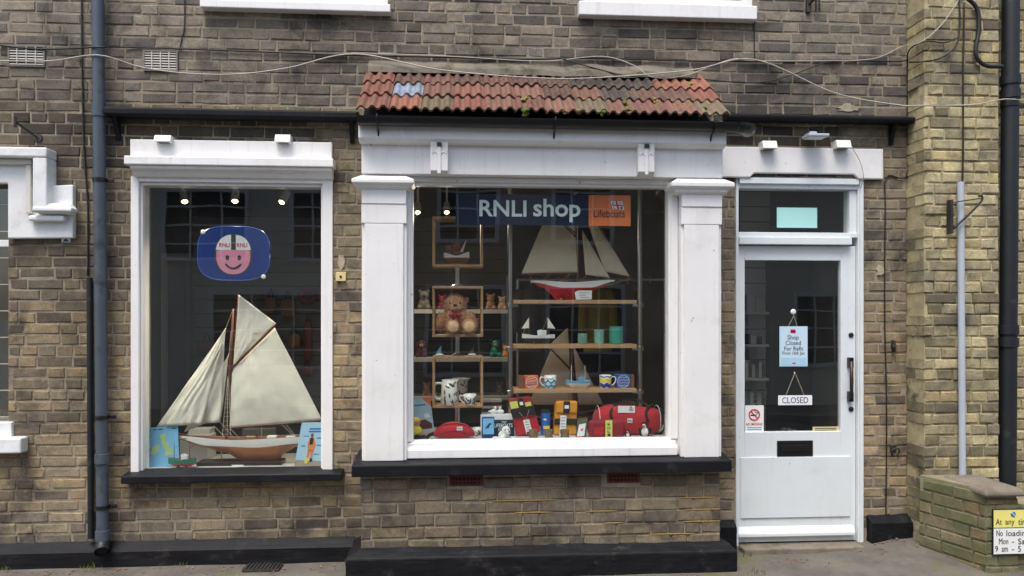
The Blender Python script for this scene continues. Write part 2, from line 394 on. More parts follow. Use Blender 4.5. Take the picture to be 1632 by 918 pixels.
# ------------------------------------------------------------------ bricks
_bm = {}
def brick_mesh(L, h, d, tone, mat):
    key = (round(L, 3), round(h, 3), round(d, 2), tone, mat)
    if key in _bm: return _bm[key]
    v, f = brick_verts(L, h, d, random.Random(str(key)))
    me = bpy.data.meshes.new('brick'); me.from_pydata(v, [], f); me.update()
    ca = me.color_attributes.new('tone', 'FLOAT_COLOR', 'CORNER'); c = (*tone, 1)
    ca.data.foreach_set('color', list(c) * len(me.loops)); me.materials.append(M[mat]); _bm[key] = me
    return me
def brick_verts(L, h, d, rng):
    c = rng.uniform(.004, .008); j = lambda s: rng.uniform(-s, s)
    v = []
    for (x, z) in ((0, 0), (L, 0), (L, h), (0, h)):                                  # front ring, set in
        v.append((x + (c if x == 0 else -c) + j(.004), j(.0025), z + (c if z == 0 else -c) + j(.0035)))
    for (x, z) in ((0, 0), (L, 0), (L, h), (0, h)): v.append((x + j(.0025), c + j(.001), z + j(.003)))
    for (x, z) in ((0, 0), (L, 0), (L, h), (0, h)): v.append((x, d, z))
    f = [(0, 1, 2, 3)]
    for k in range(4):
        n = (k + 1) % 4; f.append((4+k, 4+n, n, k)); f.append((8+k, 8+n, 4+n, 4+k))
    return v, f
class Bricks:
    """collects bricks; the ones that show largest become objects, the rest one mass"""
    def __init__(s, mat): s.l = []; s.mat = mat
    def face(s, O, ang, L, z0, z1, holes, tonef, hc=.075, LS=.225, joint=.0095, depth=.055, ends=(0, 0), first_depth=None, proud=.003, seed=1):
        rng = random.Random(seed); n = int((z1 - z0) / hc + .999)
        for r in range(n):
            za = z0 + r * hc; zb = min(z1, za + hc) - joint
            if zb - za < .02: continue
            x = -LS * (.0 if r % 2 else .5) - rng.uniform(0, .05) - (LS * .25 if r % 4 > 1 else 0); k = r % 2
            while x < L:
                l = LS if k % 2 == 0 else LS * .49
                if rng.random() < .16: l = LS if rng.random() < .5 else LS * .49
                a, b = max(x, 0), min(x + l, L); x += l; k += 1
                if b - a < .035: continue
                segs = [(a, b)]
                for (hx0, hx1, hz0, hz1) in holes:
                    if hz1 > za + .012 and hz0 < zb - .012:
                        ns = []
                        for (p, q) in segs:
                            if hx1 <= p or hx0 >= q: ns.append((p, q)); continue
                            if hx0 - p > .025: ns.append((p, hx0))
                            if q - hx1 > .025: ns.append((hx1, q))
                        segs = ns
                for (p, q) in segs:
                    q2 = q - (joint if q < L - .001 else 0)
                    if q2 - p < .02: continue
                    dd = first_depth[r % 2] if (first_depth and p < .001) else depth
                    y = rng.uniform(-proud, proud * .6)
                    s.l.append((O, ang, p, y, za + rng.uniform(-.002, .002), q2 - p, zb - za, dd, tonef((p + q) / 2, za, rng)))
    def emit(s, part_parent, mass_parent, n_obj, name='brick', mass_name='brick_mass'):
        def W(b, lx, ly, lz):
            O, a = Vector(b[0]), b[1]; c, sn = math.cos(a), math.sin(a)
            return Vector((O.x + c*lx - sn*ly, O.y + sn*lx + c*ly, lz))
        def size(b):
            p = W(b, b[2] + b[5]/2, 0, b[4]); q = p - cam.location
            f = q.x*SN + q.y*CS; r = q.x*CS - q.y*SN
            u = CU + F*r/f; v = HV - F*(q.z)/f
            if not (-10 < u < 1640 and -8 < v < 920): return 0
            return b[5]*b[6]/f**2
        ls = sorted(s.l, key=size, reverse=True); obj, rest = ls[:n_obj], ls[n_obj:]
        vis = [b for b in obj if size(b) > 0]; rest += [b for b in obj if size(b) == 0]
        off = loc_of(part_parent)
        for b in vis:
            me = brick_mesh(b[5], b[6], b[7], b[8], s.mat)
            o = bpy.data.objects.new(name, me); COL.objects.link(o); o.parent = part_parent
            o.location = W(b, b[2], b[3], b[4]) - off; o.rotation_euler = (0, 0, b[1])
        if rest:
            v = []; f = []; cl = []; rng = random.Random(3); off = loc_of(mass_parent)
            for b in rest:
                bv, bf = brick_verts(b[5], b[6], b[7], rng); n0 = len(v)
                for p in bv: v.append(W(b, b[2]+p[0], b[3]+p[1], b[4]+p[2]) - off)
                for q in bf: f.append(tuple(i + n0 for i in q)); cl += [*b[8], 1] * 4
            me = bpy.data.meshes.new(mass_name); me.from_pydata(v, [], f); me.update()
            ca = me.color_attributes.new('tone', 'FLOAT_COLOR', 'CORNER'); ca.data.foreach_set('color', cl); me.materials.append(M[s.mat])
            o = bpy.data.objects.new(mass_name, me); COL.objects.link(o); o.parent = mass_parent; o['kind'] = 'stuff'
TB = [S(131,120,102), S(128,118,101), S(124,114,98), S(135,124,103), S(121,112,98), S(129,117,97), S(118,110,97), S(140,129,107), S(115,107,94), S(126,115,96)]
TD = [S(97,90,80), S(104,97,85), S(90,84,76), S(108,100,88)]
TY = [S(196,184,144), S(190,178,140), S(204,192,152), S(182,171,136), S(194,178,134), S(172,162,130), S(162,152,124)]

def holed(mb, x0, x1, z0, z1, holes, y0, y1):       # wall slab with openings and reveals
    xs = sorted({x0, x1, *[min(max(h[i], x0), x1) for h in holes for i in (0, 1)]}); zs = sorted({z0, z1, *[min(max(h[i], z0), z1) for h in holes for i in (2, 3)]})
    inside = lambda x, z: any(h[0] < x < h[1] and h[2] < z < h[3] for h in holes)
    for i in range(len(xs)-1):
        for k in range(len(zs)-1):
            a, b, c, d = xs[i], xs[i+1], zs[k], zs[k+1]
            if inside((a+b)/2, (c+d)/2): continue
            mb.add([(a,y0,c),(b,y0,c),(b,y0,d),(a,y0,d)], [(0,1,2,3)]); mb.add([(a,y1,c),(b,y1,c),(b,y1,d),(a,y1,d)], [(3,2,1,0)])
    for (a, b, c, d) in holes:
        mb.add([(a,y0,c),(a,y1,c),(a,y1,d),(a,y0,d)], [(0,1,2,3)]); mb.add([(b,y0,c),(b,y1,c),(b,y1,d),(b,y0,d)], [(3,2,1,0)])
        mb.add([(a,y0,d),(b,y0,d),(b,y1,d),(a,y1,d)], [(3,2,1,0)]); mb.add([(a,y0,c),(b,y0,c),(b,y1,c),(a,y1,c)], [(0,1,2,3)])
    mb.add([(x0,y0,z1),(x1,y0,z1),(x1,y1,z1),(x0,y1,z1)], [(0,1,2,3)]); mb.add([(x0,y0,z0),(x0,y0,z1),(x0,y1,z1),(x0,y1,z0)], [(0,1,2,3)]); mb.add([(x1,y0,z0),(x1,y0,z1),(x1,y1,z1),(x1,y1,z0)], [(3,2,1,0)])
    return mb

# ------------------------------------------------------------------ ground and street
XR = 3.165                                            # corner where the yellow brick building steps forward
g = MB(); nx, ny = 60, 24
for i in range(nx + 1):
    for k in range(ny + 1):
        x = -9 + 18 * i / nx; y = -2.2 + 2.35 * k / ny
        rise = max(0, min(1, (x - 2.62) / .5)) * max(0, min(1, (y + 1.0) / .9)) * .10
        g.v.append((x, y, rise + .006 * noise.noise((x * 2, y * 2, 0))))
for i in range(nx):
    for k in range(ny): a = i * (ny + 1) + k; g.f.append((a, a + ny + 1, a + ny + 2, a + 1))
g.build('pavement', 'pavement', smooth=True, kind='structure')
MB().box(-9, 9, -2.33, -2.2, -.3, .004).build('kerb', 'concrete', kind='structure', bevel=.012)
MB().box(-400, 400, -400, 400, -.6, -.115).build('road', 'asphalt', kind='structure')
MB().box(-9, 9, -8.4, -6.9, -.3, .0).build('far_pavement', 'concrete', kind='structure', bevel=.012)

# ------------------------------------------------------------------ shop building
shop = thing('shop_building', 'grey-brown brick shop with white painted bay window and white glazed door', 'building', (0, 0, 0))
YB = -.35                                             # bay face
LW = (X(211), X(529), Z(757, 370), Z(284, 370))       # left shop window opening
DW = (X(1173), X(1376), 0.03, Z(283, 1272))           # door opening
BX0, BX1 = X(575, YB), X(1148, YB)
BW = (BX0 + .06, BX1 - .06, .70, 2.62)                # opening behind the bay
NW = (-4.0, X(13), Z(672, 0), Z(293, 0))              # neighbouring window at the far left
U1 = (X(322), X(618), Z(4, 470), 4.95); U2 = (X(927), X(1203), Z(8, 1065), 4.95)
UL = (-3.9, X(-60), Z(4, 0), 4.95)
holes = [LW, DW, BW, NW, U1, U2]
X0, ZT = -4.3, 5.6
holed(MB(), X0, XR, -.05, ZT, holes, .0045, .30).build('wall', 'mortar', shop)
wall = [c for c in shop.children if c.name.startswith('wall')][0]
def tone_main(xl, z, rng):
    x = xl + X0
    n = noise.noise((x * .9, z * 1.3, 4.2)) + .5 * noise.noise((x * 3, z * 4, 9))
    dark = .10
    if 2.55 < z < 2.92 and -2.85 < x < -.98: dark = .78           # darker brick tones in the courses just below the ledges
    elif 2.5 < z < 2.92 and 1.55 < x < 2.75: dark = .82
    elif z < .42: dark = .28
    elif -.95 < x < 1.6 and 3.2 < z: dark = .34
    elif x > 1.7 and z > 2.95: dark = .24
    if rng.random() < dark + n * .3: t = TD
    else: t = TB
    big = noise.noise((x * .55 + 7, z * .8, 1.3)) + .6 * noise.noise((x * 1.7, z * 2.2, 8.8))
    c = rng.choice(t); k = 1.0 + n * .22 + big * .42
    if z > 3.0: gm = sum(c) / 3; c = tuple(v * .7 + gm * .3 for v in c)
    if .3 < z < 1.7: c = (c[0] * 1.12, c[1] * 1.06, c[2] * .96)
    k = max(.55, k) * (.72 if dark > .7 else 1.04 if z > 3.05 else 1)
    return tuple(round(min(.6, v * k * 1.08), 2 if v > .2 else 3) for v in c)
br = Bricks('brick')
def loc_holes(hs, ox): return [(a-ox, b-ox, c, d) for a, b, c, d in hs]
fascia_area = (BX0 + .01, BX1 - .01, .0, 3.02)
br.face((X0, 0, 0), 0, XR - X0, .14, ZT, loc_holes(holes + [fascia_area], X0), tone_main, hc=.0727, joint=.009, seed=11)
# bay base
SB0 = R(560, 738, 1167, 757, YB - .085)[2]             # underside of the bay sill
base = MB().box(BX0 + .004, BX1 - .004, YB + .008, .0, 0, SB0 + .03).build('bay_base', 'mortar', shop)
def tone_bay(xl, z, rng):
    n = noise.noise((xl * 1.1, z * 2, 14.2)); c = rng.choice(TB if rng.random() < .8 else [TD[1], TD[3]])
    return tuple(round(v * (.98 + n * .25), 3) for v in c)
AB = [R(715, 757, 771, 775, YB), R(967, 752, 1021, 770, YB)]
br.face((BX0, YB, 0), 0, BX1 - BX0, .155, SB0 + .003, loc_holes(AB, BX0), tone_bay, hc=.0775, depth=.05, seed=5)
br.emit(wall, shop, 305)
for (u0, u1, v) in ((787, 887, 792), (821, 880, 812), (933, 983, 809), (962, 993, 828), (1034, 1100, 846), (1084, 1148, 785), (1094, 1148, 805), (1090, 1148, 824), (1045, 1108, 848)):
    um = (u0 + u1) / 2; z = Z(v, um, YB); z = .155 + .0775 * round((z - .15) / .0775) - .0048; n = 12; mb = MB()
    pts = [(X(u0, YB) + (X(u1, YB) - X(u0, YB)) * k / n, YB + .001, z + .002 * noise.noise((k * .9, um, 1))) for k in range(n + 1)]
    mb.tube(pts, [.0052 * (.6 + .4 * math.sin(math.pi * k / n)) for k in range(n + 1)], 6).build('ochre_pointing', 'ochre', shop)
def splash(cx, cz, a, b, seed):
    pl = []
    for k in range(26):
        q = 2 * math.pi * k / 26; r = 1 + .5 * noise.noise((math.cos(q) * 1.6 + seed, math.sin(q) * 1.6, seed)) + .5 * noise.noise((math.cos(q) * 6 + seed, math.sin(q) * 6, 3 * seed)); pl.append((cx + a * r * math.cos(q), cz + b * r * math.sin(q)))
    MB().prism_y(pl, -.0052, .004).build('mortar_smear', 'smear', shop)
q = P(1352, 172); splash(q.x, q.z, .085, .026, 2.2); q = P(1403, 432); splash(q.x, q.z, .03, .035, 7.7); q = P(545, 418); splash(q.x, q.z, .02, .05, 9.3)
for r in AB:
    x0, x1, z0, z1 = r; a = MB().box(x0 + .004, x1 - .004, YB + .004, YB + .06, z0, z1 - .004).build('air_brick', 'terracotta', shop, bevel=.002)
    h = MB()
    for i in range(8):
        for k in range(2): h.box(x0 + .02 + i * .0235, x0 + .034 + i * .0235, YB + .0015, YB + .0036, z0 + .012 + k * .026, z0 + .027 + k * .026)
    h.build('air_hole', 'dark_hole', a)
# plinths
def plinth(x0, x1, yw, out, zt, ze, name='plinth', sides=True, zb=-.06, m='black_worn'):
    mb = MB(); yo = yw - out; o = out if sides else 0
    v = [(x0, yw, zt), (x1, yw, zt), (x1 + o, yo, ze), (x0 - o, yo, ze), (x0 - o, yo, zb), (x1 + o, yo, zb), (x1 + o, 0, zb), (x0 - o, 0, zb), (x0, 0, zt), (x1, 0, zt), (x1 + o, 0, ze), (x0 - o, 0, ze)]
    mb.add(v, [(3, 2, 1, 0), (4, 5, 2, 3), (7, 4, 3, 11), (11, 3, 0, 8), (5, 6, 10, 2), (2, 10, 9, 1), (0, 1, 9, 8)])
    return wobble(mb.build(name, m, shop, bevel=.010), .016, .10, 5)
plinth(BX0, BX1, YB, .085, .178, .135)
plinth(X0, BX0 - .09, .001, .06, .155, .098, sides=False)
plinth(BX1 + .005, X(1170), .001, .05, .215, .175, sides=False)
plinth(X(1381), XR - .0, .001, .075, .235, .19, sides=False)
# bay sill
sx0, sx1, sz0, sz1 = R(560, 738, 1167, 757, YB - .085)
sill = MB().prism_x([(YB - .085, sz0), (YB - .085, sz1), (YB + .10, sz1 + .03), (.0, sz1 + .03), (0, sz0 + .004), (YB - .07, sz0 + .004)], sx0, sx1).build('sill', 'black_paint', shop, bevel=.008); wobble(sill, .006, .15, 5)
ST = sz1 + .014
# bay sides and inside box
SZ = sz1 + .02
for xa, xb in ((BX0 + .005, BX0 + .06), (BX1 - .06, BX1 - .005)):
    MB().box(xa, xb, YB + .10, .0, SZ - .03, 2.80).build('bay_side', 'cream_paint', shop)
# pilasters
def pilaster(u0, u1, cu0, cu1, ru0, ru1, vt, vb, vcap0, vcap1, vr0, vr1, vneck, vstop):
    y = YB - .02
    x0, x1, z0, z1 = R(u0, vt, u1, vb, y); zs = Z(vstop, (u0+u1)/2, y); zn = Z(vneck, (u0+u1)/2, y)
    c = .016
    mb = MB().box(x0 + c*1.2, x1 - c*1.2, y, YB + .11, z0, zs)
    mb.box(x0, x1, y + c, YB + .10, z0, zs - .0)
    mb.box(x0, x1, y - .002, YB + .105, zs, zn)
    p = mb.build('pilaster', 'white_worn', shop, bevel=.004); wobble(p, .004, .2, 4)
    MB().box(x0 + .002, x1 - .002, y - .008, YB + .10, zn, z1 + .02).build('necking', 'white_paint', p, bevel=.004)
    a0, a1, b0, b1 = R(ru0, vr0, ru1, vr1, y - .03)
    MB().prism_x([(y-.012, b0-.004), (y-.030, b0+.010), (y-.030, b1-.006), (y-.016, b1), (.0+YB+.1, b1), (YB+.1, b0-.004)], a0, a1).build('astragal', 'white_paint', p, bevel=.003)
    a0, a1, b0, b1 = R(cu0, vcap0, cu1, vcap1, y - .055)
    hm = b1 - b0
    v = [(a0, y-.058, b0), (a1, y-.058, b0), (a1, y-.058, b0+hm*.45), (a0, y-.058, b0+hm*.45), (a0+.05, y-.012, b1), (a1-.05, y-.012, b1), (a1-.05, YB+.1, b1), (a0+.05, YB+.1, b1), (a0, YB+.1, b0+hm*.45), (a1, YB+.1, b0+hm*.45), (a0+.02, y-.02, b0-.02), (a1-.02, y-.02, b0-.02), (a1-.02, YB+.1, b0-.02), (a0+.02, YB+.1, b0-.02), (a0, YB+.1, b0), (a1, YB+.1, b0)]
    MB().add(v, [(0,1,2,3), (3,2,5,4), (4,5,6,7), (8,3,4,7), (2,9,6,5), (14,0,3,8), (1,15,9,2), (10,11,1,0), (13,12,11,10), (14,13,10,0), (11,12,15,1)]).build('capital', 'white_paint', p, bevel=.004)
    return p
pilaster(576, 648, 560, 660, 567, 652, 300, 735, 278, 291, 294, 300, 325, 356)
pilaster(1086, 1151, 1070, 1171, 1077, 1160, 308, 729, 283, 297, 300, 308, 330, 358)
# fascia, corbels, cornice
yf = YB - .02
x0, x1, z0, z1 = R(576, 225, 1152, 280, yf)
FZ0 = z0
fas = MB().box(x0, x1, yf, YB + .10, z0, z1 + .15).build('fascia', 'white_paint', shop, bevel=.004)
for (u0, u1, v0, v1) in ((686, 714, 226, 275), (1017, 1043, 229, 277)):
    a0, a1, b0, b1 = R(u0, v0, u1, v1, yf - .05)
    cb = MB().prism_x([(yf, b0 - .012), (yf - .035, b0), (yf - .055, b0 + .012), (yf - .055, b1), (yf, b1)], a0, a1).build('corbel', 'white_worn', shop, bevel=.003)
    xm = (a0 + a1) / 2
    MB().box(xm - .011, xm + .011, yf - .064, yf - .054, b0 - .008, b1 - .03).build('bracket_strip', 'white_worn', cb, bevel=.003)
    MB().box(xm - .014, xm + .016, yf - .072, yf - .056, b1 - .03, b1 - .006).build('iron_clip', 'iron', cb, bevel=.002)
    for sg in (-1, 1):
        MB().tube(curve_pts([(xm + sg*.012, yf-.057, b1-.075), (xm + sg*.028, yf-.057, b1-.062), (xm + sg*.04, yf-.057, b1-.074), (xm + sg*.046, yf-.057, b1-.058)], 4), .003, 6).build('scroll', 'white_paint', cb)
x0, x1, z0, z1 = R(571, 202, 1158, 227, yf - .065)
MB().prism_x([(yf + .01, z0 - .015), (yf - .045, z0 - .008), (yf - .065, z0 + .012), (yf - .065, z1 + .04), (yf + .01, z1 + .04)], x0, x1).build('cornice', 'white_paint', shop, bevel=.005)
CZ = z1
# gutter
yg = yf - .105
gx0, gx1 = X(570, yg), X(1172, yg); gz = (Z(190, 570, yg) + Z(204, 1160, yg)) / 2
def half_pipe(mb, pts, r, t=.004, n=10):
    prof = [(-r*math.cos(math.pi*k/n), -r*math.sin(math.pi*k/n)) for k in range(n+1)]; prof += [((r-t)*math.cos(math.pi*k/n), -(r-t)*math.sin(math.pi*k/n)) for k in range(n+1)]
    m = len(prof); vs = []; fs = []
    for i, p in enumerate(pts):
        p = Vector(p); d = (Vector(pts[min(i+1, len(pts)-1)]) - Vector(pts[max(i-1, 0)])).normalized(); w = Vector((-d.y, d.x, 0))
        for a, b in prof: vs.append(p + w * a + Vector((0, 0, b)))
    for i in range(len(pts)-1):
        for k in range(m): fs.append((i*m+k, i*m+(k+1) % m, (i+1)*m+(k+1) % m, (i+1)*m+k))
    fs += [tuple(range(m)), tuple(range(len(pts)*m-1, (len(pts)-1)*m-1, -1))]
    return mb.add(vs, fs)
gut = half_pipe(MB(), [(gx0, yg, gz + .02), (gx1, yg, gz + .02)], .052).build('gutter', 'black_plastic', shop); sm(gut)
half_pipe(MB(), [(gx1 + .001, yg, gz + .02)] + [(gx1 + .12 * math.sin(a), yg + .12 * (1 - math.cos(a)), gz + .02) for a in (.3, .6, .9, 1.2, 1.5)], .056).build('gutter_bend', 'black_plastic', gut)
for u in (602, 884, 1136):
    x = X(u, yg); MB().tube(curve_pts([(x, yg - .055, gz + .03), (x, yg - .054, gz), (x, yg - .03, gz - .035), (x, yg + .02, gz - .045), (x, yg + .045, gz - .085)], 4), .006, 6).build('gutter_bracket', 'black_plastic', gut)
# little tiled roof
ry0, ry1 = yg - .015, .0
rz0 = gz + .040; rz1 = (Z(119, 570, -.05) + Z(128, 1140, -.05)) / 2
rx0, rx1 = X(568, yg), X(1160, yg)
slope = Vector((0, ry1 - ry0, rz1 - rz0)); SLen = slope.length; sd = slope.normalized(); nrm = Vector((0, -sd.z, sd.y))
roof = MB().prism_x([(ry0 + .05, rz0 - .03), (0, rz1 - .06), (0, gz - .1), (ry0 + .05, gz - .02)], rx0 + .03, rx1 - .08).build('bay_roof', 'inner_dark', shop)
TT = {'r': S(130,84,73), 'o': S(144,94,78), 'b': S(116,80,72), 'd': S(92,68,64), 'k': S(62,58,58), 'g': S(112,100,82), 'p': S(124,88,78), 'w': S(134,148,166)}
rows = ['ropbopbbpodb', 'owpropbdbdro', 'rdbdbpdkkkoo']        # from the eaves up
rows = ['rogrpbpgpbpg', 'rwbrbpdbkddr', 'rdbdbddkkkoo']
NT = 12; tw = (rx1 - rx0) / NT
def tile_obj(i, r, ch):
    s0 = SLen * r / 3 * 1.0; s1 = SLen * (r + 1) / 3 + .045
    jit = random.uniform(-.006, .006); tl = random.uniform(-.007, .007)
    o = Vector((rx0 + i * tw + (r % 2) * .004 - (2 - r) * 0, ry0, rz0)) + sd * (s0 + jit) + nrm * (.022 + random.uniform(0, .005))
    nseg = 36; th = .013; am = .0115; v = []; f = []
    for t, lift in ((0, .016), (1, 0)):
        for layer in (0, 1):
            for k in range(nseg + 1):
                xx = tw * 1.03 * k / nseg; ph = k / nseg * 3 * 2 * math.pi
                hgt = -am * .92 * math.copysign(abs(math.cos(ph)) ** .65, math.cos(ph)) + lift + .010 * (k / nseg) - layer * th
                p = o + Vector((xx, 0, 0)) + sd * ((s1 - s0) * t + tl * k / nseg) + nrm * hgt; v.append(tuple(p))
    n1 = nseg + 1
    for k in range(nseg):
        f += [(k, k+1, 2*n1+k+1, 2*n1+k), (n1+k+1, n1+k, 3*n1+k, 3*n1+k+1), (n1+k, n1+k+1, k+1, k), (2*n1+k, 2*n1+k+1, 3*n1+k+1, 3*n1+k)]
    f += [(0, 2*n1, 3*n1, n1), (nseg, n1+nseg, 3*n1+nseg, 2*n1+nseg)]
    me = bpy.data.meshes.new('tile'); me.from_pydata(v, [], f); me.update()
    c = TT[ch]; kk = random.uniform(.85, 1.15); ca = me.color_attributes.new('tone', 'FLOAT_COLOR', 'CORNER'); ca.data.foreach_set('color', [c[0]*kk, c[1]*kk, c[2]*kk, 1] * len(me.loops))
    me.materials.append(M['tile']); me.polygons.foreach_set('use_smooth', [True] * len(me.polygons))
    try: me.set_sharp_from_angle(angle=rad(50))
    except Exception: pass
    ob = bpy.data.objects.new('tile', me); COL.objects.link(ob); ob.parent = roof
    if ch == 'w': ob['label'] = 'pale blue patched tile'
for r in range(3):
    for i in range(NT): tile_obj(i, r, rows[r][i])
fl = MB(); nf = 50; vs = []
for k in range(nf + 1):
    x = rx0 + .02 + (rx1 - rx0 - .10) * k / nf; j = .012 * noise.noise((x * 5, 1, 2)); 
    q = Vector((x, ry0, rz0)) + sd * (SLen * .985 + j) + nrm * .045
    vs += [(x, q.y - .03, q.z - .02), (x, q.y - .02, q.z + .02 + j), (x, .01, q.z + .09 + j)]
fl.add(vs, [f for k in range(nf) for f in ((3*k, 3*k+3, 3*k+4, 3*k+1), (3*k+1, 3*k+4, 3*k+5, 3*k+2))]); fl.build('mortar_fillet', 'fillet', roof)
for (u, v, m_, s_) in ((838, 180, 'moss', .02), (836, 160, 'moss_dry', .014), (962, 180, 'moss', .016), (998, 166, 'moss', .017), (1000, 176, 'moss', .013), (1045, 162, 'moss_dry', .013), (1100, 170, 'moss_dry', .018), (1098, 135, 'moss_dry', .02), (1080, 134, 'moss_dry', .018), (714, 172, 'moss', .014), (925, 176, 'moss_dry', .015), (1120, 172, 'moss', .014), (862, 166, 'moss', .010), (900, 178, 'moss_dry', .013)):
    best = None
    for st in range(40):                                # the point on the roof slope under that spot
        s_t = st / 39; p = Vector((0, ry0, rz0)) + sd * (SLen * s_t) + nrm * .035
        e = abs(Z(v, u, p.y) - p.z)
        if best is None or e < best[0]: best = (e, p)
    p = best[1]; mb = MB(); x = X(u, p.y); s_ *= 1.5
    for k in range(7): mb.ball((x + random.gauss(0, s_*.5), p.y + random.gauss(0, s_*.3), p.z + random.gauss(0, s_*.3)), (s_*random.uniform(.35, .7), s_*.5, s_*random.uniform(.3, .55)), 8, 6)
    mb.build('moss_clump', m_, roof, smooth=True)
# bay window joinery
yw = YB + .06                                         # frame front
wx0, wx1, wz0, wz1 = X(643, yw), X(1084, yw), ST, Z(280, 860, yw)
gx_0, gx_1, gz_0, gz_1 = R(659, 299, 1062, 699, yw + .05)
fr = MB()
fr.box(wx0, gx_0, yw, yw + .09, SZ, wz1); fr.box(gx_1, wx1, yw, yw + .09, SZ, wz1)
fr.box(wx0 + .018, gx_0 - .014, yw - .014, yw + .01, SZ + .1, gz_1); fr.box(gx_1 + .014, wx1 - .018, yw - .014, yw + .01, SZ + .1, gz_1)
fr.box(gx_0, gx_1, yw + .002, yw + .088, gz_1, wz1 + .01)
fr.box(wx0, wx1, yw - .03, yw - .001, gz_1 + .05, wz1 + .05); fr.box(wx0, wx1, yw - .016, yw - .001, gz_1 + .018, gz_1 + .048)
bayf = fr.build('bay_window', 'white_paint', shop, bevel=.004)
rz = Z(712, 860, yw - .03)
MB().prism_x([(yw - .05, SZ), (yw - .05, rz - .008), (yw - .012, rz + .006), (yw - .012, gz_0 - .012), (yw + .04, gz_0), (yw + .09, gz_0), (yw + .09, SZ)], gx_0 - .045, gx_1 + .045).build('bottom_rail', 'white_worn', bayf, bevel=.004)
MB().box(gx_0 - .004, gx_1 + .004, yw + .056, yw + .062, gz_0 - .004, gz_1 + .004).build('pane', 'glass', bayf)
YG = yw + .062                                        # inner face of the bay glass
MB().box(BX0 + .06, BX1 - .06, YG + .03, .46, gz_0 - .10, gz_0 - .02).build('display_floor', 'display_white', shop)
MB().box(BX0 + .0601, BX1 - .0601, YG + .03, .3, gz_1 + .10, gz_1 + .14).build('bay_ceiling', 'inner_white', shop)
FB = gz_0 - .02                                       # top of the bay's display floor
# left shop window
yl = -.015
x0, x1, z0, z1 = LW
lgx0, lgx1, lgz0, lgz1 = R(231, 298, 513, 750, yl + .06)
f = MB(); ox0, ox1 = X(208, yl), X(530, yl); oz1 = Z(283, 370, yl); oz0 = Z(756, 370, yl)
f.box(ox0, lgx0 - .016, yl, .12, oz0, oz1); f.box(lgx1 + .013, ox1, yl, .12, oz0, oz1); f.box(lgx0 - .016, lgx1 + .013, yl, .12, lgz1 + .02, oz1)
f.box(lgx0 - .016, lgx0, yl + .025, .12, oz0, lgz1 + .02); f.box(lgx1, lgx1 + .013, yl + .025, .12, oz0, lgz1 + .02); f.box(lgx0, lgx1, yl + .025, .12, lgz1, lgz1 + .02)
f.box(lgx0, lgx1, yl + .025, .12, oz0, lgz0)
lw = f.build('shop_window', 'white_paint', shop, bevel=.004)
MB().box(lgx0 - .004, lgx1 + .004, yl + .062, yl + .068, lgz0 - .004, lgz1 + .004).build('pane', 'glass', lw)
YL = yl + .068
a0, a1, b0, b1 = R(207, 224, 529, 252, -.045); MB().box(a0, a1, -.045, .0, b0, b1).build('head_board', 'white_worn', lw, bevel=.006)
c0, c1, d0, d1 = R(197, 250, 531, 264, -.115); MB().box(c0, c1, -.115, .0, d0, d1).build('cornice', 'white_worn', lw, bevel=.007)
e0 = Z(284, 370, -.03)
MB().prism_x([(-.10, d0 - .002), (-.092, d0 - .02), (-.062, d0 - .038), (-.04, d0 - .062), (-.034, e0 + .002), (0, e0 + .002), (0, d0 - .002)], c0 + .03, c1 - .015).build('cornice_cove', 'white_paint', lw, bevel=.002)
s0, s1, t0, t1 = R(192, 757, 545, 769, -.10); MB().prism_x([(-.10, t0), (-.10, t1), (.06, t1 + .022), (.06, t0)], s0, s1).build('window_sill', 'black_paint', lw, bevel=.007); wobble(lw.children[-1], .006, .15, 5)
MB().box(x0 - .1, x1 + .1, YL + .03, .62, lgz0 - .10, lgz0 + .010).build('display_floor', 'display_white', shop)
FL = lgz0 + .010
# black lead canopies
for (u0, u1, v0, v1) in ((165, 569, 175, 186), (1160, 1447, 184, 191)):
    x0, x1, z0, z1 = R(u0, v0, u1, v1, -.11)
    if u0 > 1000: x1 = XR - .004
    c = MB().prism_x([(0, z0), (-.10, z0 - .004), (-.11, z0 + .012), (-.112, z1), (0, z1 + .035)], x0, x1).build('canopy_ledge', 'lead', shop, bevel=.006)
    for u in ((184, 560) if u0 < 1000 else (1425,)):
        xx = X(u, -.05); MB().prism_x([(0, z0 - .001), (-.075, z0 - .001), (-.06, z0 - .03), (-.012, z0 - .14), (0, z0 - .14)], xx - .014, xx + .014).build('canopy_bracket', 'black_paint', c, bevel=.003)
# door, transom, lintel
x0, x1, z0, z1 = R(1152, 234, 1411, 283, -.05)
zc = Z(277, 1280, -.05)
MB().prism_y([(x0, z0), (X(1193), z0), (X(1200), zc + .005), (X(1358), zc + .005), (X(1366), z0), (x1, z0), (x1, z1), (x0, z1)], -.028, .0).build('door_lintel', 'white_paint', shop, bevel=.008)
yd = .035
dz1 = Z(392, 1270, yd); dz0 = .045
jx0, jx1 = DW[0] + .002, DW[1] - .002; ix0, ix1 = X(1174, yd), X(1364, yd)
tz0, tz1 = Z(371, 1265, yd), Z(302, 1265, yd); tgx1 = X(1353, yd)
f = MB(); f.box(jx0, ix0 + .004, yd - .03, yd + .08, .02, DW[3] + .02); f.box(ix1, jx1, yd - .03, yd + .08, .02, DW[3] + .02); f.box(ix0 + .004, ix1, yd - .03, yd + .08, tz1, DW[3] + .02)
f.box(tgx1, ix1, yd - .01, yd + .08, tz0, tz1); f.box(ix0 + .004, tgx1, yd - .045, yd + .08, dz1 + .006, tz0 - .035); f.box(ix0 + .004, ix1, yd - .025, yd + .08, tz0 - .035, tz0)
f.box(jx1 - .025, jx1, yd - .045, yd - .03, .02, DW[3] + .02); f.box(ix0 + .004, ix1, yd - .05, yd - .03, tz1 + .03, tz1 + .07)
